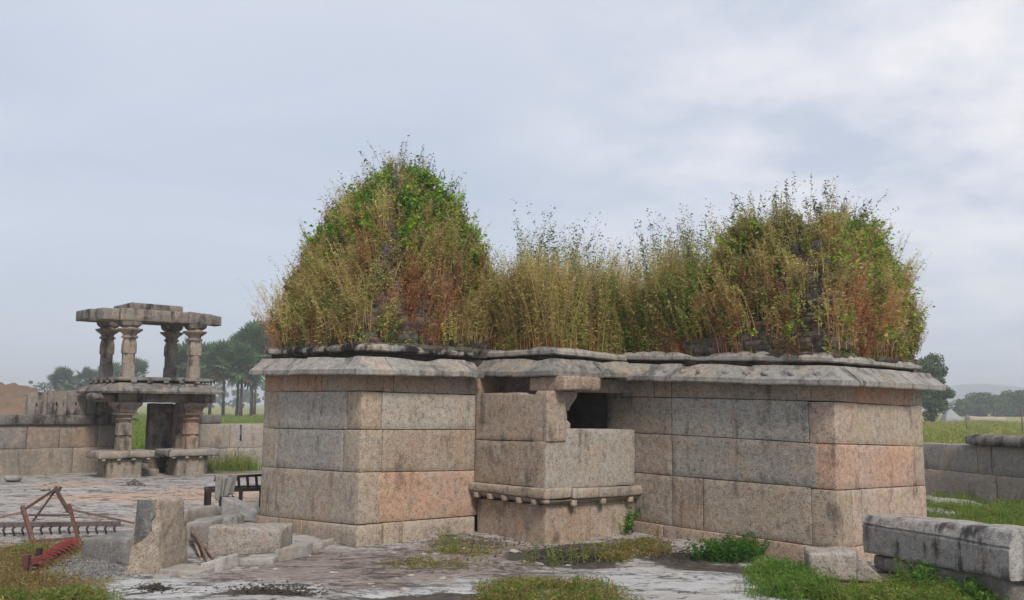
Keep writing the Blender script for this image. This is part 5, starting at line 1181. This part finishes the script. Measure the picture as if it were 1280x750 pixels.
def cloth():
    V = []; F = []; nu, nv = 26, 18
    for v in range(nv+1):
        t = v/nv
        for u in range(nu+1):
            x = u/nu
            s = 0.10+0.26*x+0.10*(1-t)*(x)+0.02*math.sin(x*9)
            # path: from behind, over the slats' top, down the front
            if t < 0.25: d = 0.16-0.16*t/0.25; z = zt2-0.08+0.10*t/0.25
            else: q = (t-0.25)/0.75; d = -0.03-0.05*q; z = zt2+0.03-(0.36+0.05*math.sin(x*5))*q
            f = math.sin(x*22+t*2)*0.022*min(1, t*2)+math.sin(x*9+1)*0.02
            p = k0+kd*s+kn*(d+f)+UP*(z+0.02*math.sin(x*7+t*3)); V.append(p)
    w = nu+1; n0 = len(V)
    for v in range(nv):
        for u in range(nu): F.append((v*w+u, v*w+u+1, (v+1)*w+u+1, (v+1)*w+u))
    b = MB(); b.add(V, F, (0.22, 0.205, 0.19), True); o = b.build('draped_cloth', M_CLOTH)
    md = o.modifiers.new('thick', 'SOLIDIFY'); md.thickness = 0.008
    tag(o, 'grey cloth hung over the left end of the dark rail frame', 'cloth')
cloth()
for k in range(11):
    a = gp(232+random.uniform(-2, 10), 668+random.uniform(-4, 16), random.uniform(0.04, 0.22)); e = gp(248+random.uniform(0, 20), 696+random.uniform(-6, 6), random.uniform(0.0, 0.06)); mdp = a.lerp(e, 0.5)+Vector((random.uniform(-.03, .03), 0, random.uniform(0, 0.04)))
    b = MB(); r = random.uniform(0.010, 0.022); b.tube([a, a.lerp(mdp, 0.5)+mnoise.noise_vector(a*9)*0.02, mdp, mdp.lerp(e, 0.5)+mnoise.noise_vector(e*9)*0.02, e], [r*0.7, r, r*1.1, r, r*0.6], 7, jit(random.choice([(0.25, 0.17, 0.12), (0.16, 0.10, 0.075), (0.33, 0.25, 0.19)]))); o = b.build('firewood_stick', M_WOOD)
    tag(o, 'dry crooked stick in the firewood heap beside the upright stone', 'firewood', 'firewood sticks by the upright stone')
# clods of dark earth and dead leaves
def clod(name, label, px, py, wx, wy, h, c, n=260, cat='debris', mat=None):
    b = MB()
    for k in range(int(n*1.8)):
        x, y = random.gauss(0, 0.5)*wx, random.gauss(0, 0.45)*wy; p = G(px+x, py+y); r = random.uniform(0.006, 0.022); z = gz(p.x, p.y)+random.uniform(0, h)*max(0, 1-abs(x/wx)); a = random.uniform(0, 6.3); u = Vector((math.cos(a), math.sin(a), random.uniform(-.4, .4)))*r; v = Vector((-math.sin(a), math.cos(a), random.uniform(-.4, .6)))*r*0.7
        cc = jit(c, 0.03); b.add([p*1+UP*(z)-u, p+UP*z-v, p+UP*z+u, p+UP*z+v, p+UP*(z+r*0.45)], [(0, 1, 4), (1, 2, 4), (2, 3, 4), (3, 0, 4)], cc)
    tag(b.build(name, mat or M_SOIL), label, cat, kind='stuff')
clod('leaf_litter', 'dark heap of dead leaves on the court floor before the pavilion', 168, 606, 16, 2.2, 0.14, (0.06, 0.045, 0.035), 200)
clod('earth_clods', 'dark broken earth clods on the pale rock at the lower left', 195, 735, 22, 5, 0.03, (0.045, 0.035, 0.028), 160)
clod('earth_clods', 'dark crumbled earth strip in front of the left shrine corner', 340, 738, 60, 7, 0.03, (0.05, 0.038, 0.03), 420)
clod('earth_clods', 'wet dark earth in front of the porch', 720, 692, 60, 11, 0.03, (0.035, 0.028, 0.022), 700)
clod('earth_clods', 'crumbled earth and plant scraps at the foot of the porch steps', 590, 676, 80, 8, 0.03, (0.12, 0.085, 0.065), 500)
clod('earth_clods', 'dark earth along the foot of the right shrine wall', 860, 688, 70, 9, 0.03, (0.045, 0.035, 0.028), 500)

# ------------------------------------------------------------------ grass and weeds on the ground
def patch(name, label, blobs, N, hmin, hmax, pal, tip, leafn=3, plume=0, leaf=(0.06, 0.010), lean=0.28, sw=0.007, cat='grass'):
    Ps = []
    w = np.array([b[2]*b[3] for b in blobs], float); w /= w.sum()
    for (px, py, rx, ry), k in zip(blobs, w):
        n = int(N*k); a = rng.uniform(0, 6.283, n); r = np.sqrt(rng.uniform(0, 1, n))*rng.uniform(0.5, 1.45, n)
        for i in range(n):
            q = G(px+rx*r[i]*math.cos(a[i]), py+ry*r[i]*math.sin(a[i])); Ps.append((q.x, q.y, 0))
    P = np.array(Ps); cl2 = fbm2(P[:, 0]*2.5, P[:, 1]*2.5, 3, 15); P = P[rng.uniform(0, 1, len(P)) < np.clip((cl2-0.28)*4, 0.1, 1)]
    P[:, 2] = [gz(x, y)-0.01 for x, y, z in P]; n = len(P)
    H = rng.uniform(hmin, hmax, n)*(0.5+fbm2(P[:, 0]*1.8, P[:, 1]*1.8, 3, 16))
    o = plants(name, P, H, rng.normal(0, lean, (n, 2)), pick(pal, n), pick(tip, n), pick(pal, n), nleaf=leafn, leaf=leaf, sw=sw, plume=plume, plumec=pick(tip, n))
    return tag(o, label, cat, kind='stuff')
LUSH = [(0.10, 0.24, 0.03), (0.14, 0.28, 0.04), (0.08, 0.18, 0.03), (0.19, 0.27, 0.06)]
DRY = [(0.33, 0.22, 0.10), (0.38, 0.28, 0.13), (0.24, 0.20, 0.07), (0.20, 0.20, 0.06), (0.28, 0.15, 0.08)]
YEL = [(0.27, 0.27, 0.06), (0.20, 0.25, 0.05), (0.33, 0.29, 0.08), (0.15, 0.20, 0.04)]
patch('dry_grass', 'short reddish dry grass in the left corner of the foreground', [(20, 705, 55, 20), (40, 735, 70, 16), (60, 686, 70, 8), (10, 690, 40, 8)], 3400, 0.03, 0.10, DRY, DRY)
patch('green_grass', 'short green grass at the bottom left edge', [(80, 747, 60, 6), (30, 690, 30, 6), (15, 745, 30, 6)], 1500, 0.04, 0.10, LUSH+YEL, YEL+DRY)
patch('grass_tuft', 'low tuft of green and rusty grass in the bottom middle', [(650, 742, 48, 11), (720, 740, 48, 10), (690, 748, 85, 8)], 3600, 0.04, 0.11, YEL+LUSH+DRY, YEL+DRY, 4)
patch('weed_mat', 'brownish creeping weeds in front of the porch', [(800, 683, 34, 8), (770, 694, 20, 5)], 1700, 0.04, 0.12, YEL+DRY, DRY+YEL, 6, leaf=(0.03, 0.012))
patch('green_grass', 'bright green grass at the lower right before the wedge stone', [(985, 722, 42, 12), (960, 714, 22, 8), (1005, 740, 60, 9)], 3000, 0.08, 0.20, LUSH, LUSH+YEL, 3)
patch('yellow_grass', 'yellow-green grass around the wedge stone and the streaked slab', [(1090, 745, 85, 9), (1050, 736, 50, 6), (1170, 748, 70, 9), (1120, 735, 30, 6)], 4200, 0.05, 0.14, YEL+LUSH, YEL, 4)
patch('leafy_weeds', 'dark green leafy weeds climbing the base stone under the streaked slab', [(1160, 733, 34, 9), (1225, 748, 30, 9), (1265, 742, 16, 14)], 430, 0.08, 0.24, [(0.09, 0.19, 0.035), (0.12, 0.22, 0.04)], GREEN, 14, 0, leaf=(0.045, 0.022), cat='weeds')
patch('leafy_bush', 'low dark green bush at the foot of the right shrine wall', [(925, 688, 24, 5), (900, 692, 30, 3.5), (940, 690, 10, 4)], 520, 0.10, 0.25, [(0.05, 0.13, 0.02), (0.07, 0.17, 0.025)], GREEN, 18, leaf=(0.05, 0.016), lean=0.5, cat='bush')
patch('leafy_weeds', 'small green weed in the corner between the porch and the right shrine', [(787, 664, 5, 3)], 26, 0.20, 0.34, GREEN, GREEN, 14, leaf=(0.06, 0.03), cat='weeds')
patch('thin_weeds', 'single thin weeds standing in the wet earth before the porch', [(745, 695, 14, 5), (718, 700, 16, 4), (680, 700, 30, 6), (562, 690, 30, 8)], 130, 0.10, 0.30, YEL, YEL+LUSH, 6, 4, cat='weeds')
patch('thin_weeds', 'sparse creeping weeds in the pinkish soil before the left shrine', [(590, 690, 60, 10), (540, 704, 60, 8)], 700, 0.02, 0.06, YEL+DRY, YEL+DRY, 5, leaf=(0.03, 0.012), cat='weeds')
patch('green_grass', 'grass growing between the right shrine and the right compound wall', [(1200, 642, 60, 8), (1255, 652, 50, 12), (1190, 628, 40, 4), (1225, 660, 60, 10), (1270, 640, 30, 8)], 9000, 0.08, 0.26, YEL+LUSH, YEL+LUSH, 3, sw=0.012)
patch('green_grass', 'grass at the foot of the wall between the pavilion and the shrine', [(280, 587.5, 22, 1.6), (308, 586.5, 20, 1.4), (262, 588, 10, 1.5)], 900, 0.12, 0.5, YEL+LUSH, YEL, 3, sw=0.014)
patch('leafy_bush', 'dark green bush beside the right pedestal of the pavilion', [(213, 590, 7, 1.6)], 170, 0.2, 0.5, [(0.04, 0.12, 0.02), (0.05, 0.14, 0.03)], GREEN, 16, leaf=(0.09, 0.05), lean=0.4, cat='bush')
# meadow beyond the walls
def meadow(name, label, x0, x1, y0, y1, N, hmin, hmax, pal, tip, sw=0.03):
    y = np.exp(rng.uniform(np.log(y0), np.log(y1), N)); xa, xb = (x0-640)/FOC, (x1-640)/FOC; x = rng.uniform(xa, xb, N)*y
    cl2 = fbm2(x*0.12, y*0.05, 4, 88); P = np.stack([x, y, np.array([gz(a, b) for a, b in zip(x, y)])-0.02], 1); H = rng.uniform(hmin, hmax, N)*(0.4+1.2*cl2)
    k = np.clip((fbm2(x*0.08, y*0.03, 4, 99)-0.4)*5, 0, 1)[:, None]
    c1 = pick(pal, N)*(1-k)+pick(tip, N)*k
    tag(plants(name, P, H, rng.normal(0, 0.3, (N, 2)), c1, c1*1.1, c1, nleaf=3, leaf=(0.25, 0.03), sw=sw, t0=0.05), label, 'grass', kind='stuff')
meadow('meadow_grass', 'yellow-green meadow grass behind the right compound wall', 1145, 1300, 21, 110, 15000, 0.2, 0.55, YEL+YEL+LUSH[3:]+OLIVE, YEL+STRAW+DRY)
meadow('meadow_grass', 'green field grass seen through and beside the pavilion', 150, 345, 27, 120, 15000, 0.2, 0.5, LUSH+YEL, YEL+LUSH)
meadow('meadow_grass', 'green grass before the earth bank at the far left', -40, 40, 27, 50, 2500, 0.2, 0.6, LUSH, YEL)

# ------------------------------------------------------------------ earth bank and hills
def ridge(name, label, pts, Y, depth, c, mat, nx=60, cat='hill', rough=0.15):
    """pts: (px, py) silhouette at distance Y"""
    xs = np.linspace(pts[0][0], pts[-1][0], nx); ys_ = np.interp(xs, [p[0] for p in pts], [p[1] for p in pts]); V = []; F = []; m = 14
    for i, (px, py) in enumerate(zip(xs, ys_)):
        top = AT(px, py, Y); H = max(0.0, top.z)
        for j in range(m+1):
            t = j/m; y = Y-depth*(1-t) if t < 1 else Y; sh = math.sin(min(1, t*1.0)*math.pi/2)**1.3
            if j > m-4: y = Y+depth*0.3*(j-m+3); sh = 1-0.33*(j-m+3)*0.9
            p = Vector((top.x, y, H*sh)); p.z += mnoise.noise(Vector((p.x*6/H if H > 0.5 else p.x, p.y*6/max(H, 0.5), 2)))*H*rough*min(1, sh*1.5)*0.5; p.z = p.z if j not in (0, m) else -1.0
            V.append(p)
    for i in range(nx-1):
        for j in range(m): F.append((i*(m+1)+j, (i+1)*(m+1)+j, (i+1)*(m+1)+j+1, i*(m+1)+j+1))
    b = MB(); b.add(V, F, c, True); return tag(b.build(name, mat), label, cat, kind='structure')
M_BANK = simple('earth_bank', 0.95, 0.5, 1.2, (0.10, 0.085, 0.04), 0, 0.5); M_HILL = simple('hill_scrub', 0.95, 0.3, 0.02, (0.03, 0.04, 0.03))
ridge('earth_bank', 'orange-brown earth bank behind the left compound wall', [(-260, 478), (-80, 476), (0, 480.5), (25, 484), (45, 490), (75, 503), (120, 512)], 62, 12, (0.19, 0.125, 0.085), M_BANK, rough=0.5, nx=120)
ridge('hills', 'faint blue hill on the horizon at the right', [(1060, 511), (1120, 500), (1170, 488), (1205, 480), (1230, 480), (1262, 487), (1310, 497), (1400, 511)], 1400, 300, (0.07, 0.085, 0.06), M_HILL)

# ------------------------------------------------------------------ trees
def leafball(b_V, b_Q, b_C, cen, rad, n, size, pal, flat=0.8):
    d = rng.normal(0, 1, (n, 3)); d /= np.linalg.norm(d, axis=1, keepdims=True); r = rng.uniform(0.35, 1.0, n)**0.6
    p = np.array(cen)+d*r[:, None]*np.array([rad, rad, rad*flat]); a = rng.normal(0, 1, (n, 3)); a /= np.linalg.norm(a, axis=1, keepdims=True); s = np.cross(a, d); s /= np.linalg.norm(s, axis=1, keepdims=True)+1e-6
    l = size*rng.uniform(0.6, 1.4, (n, 1)); o = sum(len(v) for v in b_V)
    b_V.append(np.stack([p-a*l*0.5, p+s*l*0.35, p+a*l*0.5, p-s*l*0.35], 1).reshape(-1, 3)); c = pick(pal, n, 0.3); b_C.append(np.repeat(c, 4, 0)); b_Q.append((np.arange(n*4).reshape(-1, 4))+o)
TP = [(0.05, 0.095, 0.03), (0.075, 0.125, 0.04), (0.04, 0.075, 0.028), (0.10, 0.14, 0.05)]
def broad_tree(name, label, px, pyb, Y, pyt, wpx, group, nb=16, dens=260, leafs=None, pal=TP, base_frac=0.28):
    """crown of leaf clumps on a limbed trunk; measured in photo pixels at distance Y"""
    u = Y/FOC; base = AT(px, pyb, Y); base.z = gz(base.x, base.y)-0.1; top = AT(px, pyt, Y).z; H = top-base.z; W = wpx*u
    root = empty(name, base, label, 'tree', group)
    tr = MB(); rt_ = max(0.08, H*0.022); c0 = base+UP*H*0.42; tr.tube([base, base.lerp(c0, 0.5)+Vector((0.05*W*random.uniform(-1, 1), 0, 0)), c0], [rt_*1.3, rt_, rt_*0.75], 8, (0.09, 0.07, 0.055))
    V, Q, C = [], [], []
    for k in range(nb):
        a = random.uniform(0, 6.283); r = math.sqrt(random.uniform(0, 1))*0.36*W; z = base_frac+(0.93-base_frac)*random.uniform(0, 1)**0.8
        env = math.sin(min(1, max(0.05, (z-base_frac)/(1-base_frac)))*math.pi*0.86+0.42); r *= max(0.25, env)
        c = base+Vector((math.cos(a)*r, math.sin(a)*r, H*z)); rd_ = W*random.uniform(0.10, 0.20)
        if c.z+rd_*0.8 > top: c.z = top-rd_*0.7
        tr.tube([c0-UP*H*0.05, c0.lerp(c, 0.55)+UP*H*0.03, c], [rt_*0.5, rt_*0.3, rt_*0.12], 5, (0.09, 0.07, 0.055))
        leafball(V, Q, C, c, rd_, dens, leafs or max(0.10, 2.6*u), pal)
    tr.build('trunk', M_BARK, root); fastmesh('crown', np.concatenate(V), np.concatenate(Q), np.concatenate(C), M_TREE, root)
    return root
def palm_mesh(seed, H, cr, dead=True):
    st = random.getstate(); random.seed(seed); V = []; Q = []; C = []
    for k in range(64):
        az = random.uniform(0, 6.283); el = random.uniform(-1.15, 1.5); st_ = cr*random.uniform(0.30, 0.55)
        d = Vector((math.cos(az)*math.cos(el), math.sin(az)*math.cos(el), math.sin(el))); h0 = Vector((0, 0, H)); hub = h0+d*st_
        s = d.cross(UP); s = s.normalized() if s.length > 0.01 else Vector((1, 0, 0)); n = s.cross(d); tw = random.uniform(-0.8, 0.8); s = (s*math.cos(tw)+n*math.sin(tw)).normalized()
        c = random.choice([(0.06, 0.125, 0.045), (0.085, 0.16, 0.055), (0.045, 0.095, 0.04), (0.11, 0.17, 0.065)])
        if el < -0.6 and random.random() < 0.45: c = (0.13, 0.105, 0.06)
        o = len(V); w = cr*0.012; V += [h0-s*w, h0+s*w, hub+s*w, hub-s*w]; Q.append((o, o+1, o+2, o+3)); C += [c]*4
        fl = cr*random.uniform(0.42, 0.58); nb = 13
        for q in range(nb):
            a = -2.0+4.0*q/(nb-1); dd = (d*math.cos(a)+s*math.sin(a)).normalized(); tip = hub+dd*fl*(1-0.12*abs(a)/2)-UP*fl*0.12*random.uniform(0, 1)
            pw = dd.cross(s.cross(d)).normalized()*fl*0.085; o = len(V); V += [hub, hub.lerp(tip, 0.6)+pw, tip, hub.lerp(tip, 0.6)-pw]; Q.append((o, o+1, o+2, o+3)); kk = random.uniform(0.75, 1.25); C += [tuple(x*kk for x in c)]*4
    random.setstate(st); return np.array([tuple(v) for v in V]), np.array(Q), np.array(C)
PALM = []
def palm(px, pyb, Y, pyt, label, group='palmyra palms beyond the left wall'):
    u = Y/FOC; base = AT(px, pyb, Y); base.z = gz(base.x, base.y)-0.15; top = AT(px, pyt, Y).z; H = top-base.z; cr = min(H*0.36, 3.6)
    root = empty('palmyra_palm', base, label, 'palm', group)
    tr = MB(); lean_ = random.uniform(-0.3, 0.3); tr.tube([Vector(base), Vector(base)+Vector((lean_*0.3, 0, (H-cr)*0.4)), Vector(base)+Vector((0, 0, H-cr))], [0.24, 0.17, 0.15], 8, (0.085, 0.07, 0.06)); tr.build('trunk', M_BARK, root)
    V, Q, C = palm_mesh(len(PALM)+3, H-cr, cr); PALM.append(1)
    fastmesh('crown', V+np.array(base), Q, C, M_TREE, root); return root
PL = [(232, 514, 120, 420, 'leftmost palm of the clump, its crown beside the right upper pillar'), (262, 515, 128, 424, 'palm with a low crown just right of the pavilion'), (279, 515, 118, 418, 'palm in the middle of the clump with a shaggy crown hanging low'), (296, 514, 124, 411, 'palm with dead hanging leaves in the middle of the clump'), (301, 515, 112, 420, 'shorter palm in front of the middle of the clump'), (314, 515, 122, 397, 'tallest slim palm nearest the shrine with a bare trunk'), (332, 515, 126, 393, 'palm just behind the left end of the shrine eave'), (318, 514, 150, 414, 'palm seen between the two slim bare trunks'), (250, 514, 150, 426, 'far palm half hidden behind the left of the clump'), (345, 515, 120, 405, 'palm mostly hidden behind the left shrine')]
for a in PL: palm(*a)
for a in ((78, 509, 170, 454, 'round-headed palm above the battlement stones, left of the pavilion'), (104, 509, 180, 453, 'small palm left of the leftmost upper pillar'), (137, 509, 175, 449, 'palm seen between the two left upper pillars'), (168, 509, 170, 444, 'palm seen between the middle upper pillars')): palm(*a, group='far palms behind the pavilion')
for px, yt, w, lb, Y in ((38, 470, 16, 'small far tree above the earth bank', 230), (52, 478, 40, 'low far bush tree beside the earth bank', 230)): broad_tree('far_tree', lb, px, 507, Y, yt, w, 'far trees at the left', 8, 110, base_frac=0.15)
broad_tree('leafy_tree', 'large dark tree right behind the right shrine eave', 1166, 528, 95, 438, 66, None, 44, 420, base_frac=0.12)
for px, yt, w, lb in ((1205, 499, 40, 'low rounded tree left of the far tree line at the right'), (1228, 491, 46, 'broad tree in the middle of the far right tree line'), (1252, 493, 40, 'tree with a flat crown in the far right tree line'), (1272, 488, 40, 'taller tree at the right end of the far tree line'), (1290, 492, 40, 'tree cut by the right edge of the picture')):
    broad_tree('far_tree', lb, px, 522, 210, yt, w*1.5, 'far tree line at the right', 26, 150, base_frac=0.04)
for k in range(7):
    px = 225+k*18; broad_tree('far_tree', ['pale far tree low behind the palm trunks, left end', 'pale far tree behind the palm trunks, second from left', 'pale far tree behind the palm trunks, third from left', 'pale far tree behind the middle palm trunks', 'pale far tree behind the palms, third from the shrine', 'pale far tree behind the palms, second from the shrine', 'pale far tree behind the palms, nearest the shrine'][k], px, 509, 330, random.choice([478, 484, 474, 488]), 34, 'far trees behind the palms', 7, 110, base_frac=0.1, pal=[(0.05, 0.085, 0.035), (0.07, 0.10, 0.04)])
# grey tarpaulin heap, shed strip and posts in the right field
tp = AT(1194, 528, 120); tp.z = gz(tp.x, tp.y); u = 120/FOC
b = MB(); w = 22*u; h = 17*u; b.stone([tp+Vector((-w*0.5, 0, -0.1)), tp+Vector((w*0.75, 0, -0.1)), tp+Vector((w*0.75, 2.5, -0.1)), tp+Vector((-w*0.5, 2.5, -0.1)), tp+Vector((-w*0.22, 0.9, h)), tp+Vector((-w*0.02, 0.9, h*0.98)), tp+Vector((-w*0.02, 1.6, h*0.98)), tp+Vector((-w*0.22, 1.6, h))], c=(0.30, 0.30, 0.32), sp=0.3, ch=0.1, amp=0.1, freq=0.8)
tag(b.build('covered_haystack', M_CANVAS), 'grey covered heap in the field in front of the large dark tree', 'haystack')
b = MB(); p = AT(1212, 526, 135); p.z = gz(p.x, p.y); b.stone(up4([p, p+Vector((5.5, 0, 0)), p+Vector((5.5, 1.5, 0)), p+Vector((0, 1.5, 0))], [0.7, 0.6, 0.6, 0.7]), c=(0.40, 0.33, 0.27), sp=0.4, ch=0.1, amp=0.1, freq=0.7); tag(b.build('mud_wall', M_CANVAS), 'low pale mud wall in the right field before the far trees', 'wall')
for px, yt, yb, Y, lb in ((1208, 521, 536, 62, 'thin wooden post in the right field near the grey heap'), (1278, 508, 540, 55, 'taller thin post at the right edge of the field')):
    p = AT(px, yb, Y); p.z = gz(p.x, p.y)-0.1; b = MB(); b.tube([p, p+UP*(AT(px, yt, Y).z-p.z)*0.5+Vector((0.02, 0, 0)), V3(p, AT(px, yt, Y).z)], [0.045, 0.04, 0.035], 7, (0.16, 0.11, 0.09)); tag(b.build('wooden_post', M_WOOD), lb, 'post')

# ------------------------------------------------------------------ the air
def haze():
    b = MB(); x, y0, y1, z0, z1 = 2700, -150, 2900, -3.0, 48.0
    V = [(-x, y0, z0), (x, y0, z0), (x, y1, z0), (-x, y1, z0), (-x, y0, z1), (x, y0, z1), (x, y1, z1), (-x, y1, z1)]
    b.add(V, [(3, 2, 1, 0), (4, 5, 6, 7), (0, 1, 5, 4), (1, 2, 6, 5), (2, 3, 7, 6), (3, 0, 4, 7)])
    m = bpy.data.materials.new('haze'); m.use_nodes = True; nt = m.node_tree; nt.nodes.clear(); o = nt.nodes.new('ShaderNodeOutputMaterial'); v = nt.nodes.new('ShaderNodeVolumePrincipled')
    v.inputs['Color'].default_value = (0.93, 0.96, 1.0, 1); v.inputs['Density'].default_value = 0.0012; nt.links.new(v.outputs[0], o.inputs['Volume'])
    tag(b.build('haze', m), 'thin bluish haze over the fields', 'haze', kind='stuff')
haze()
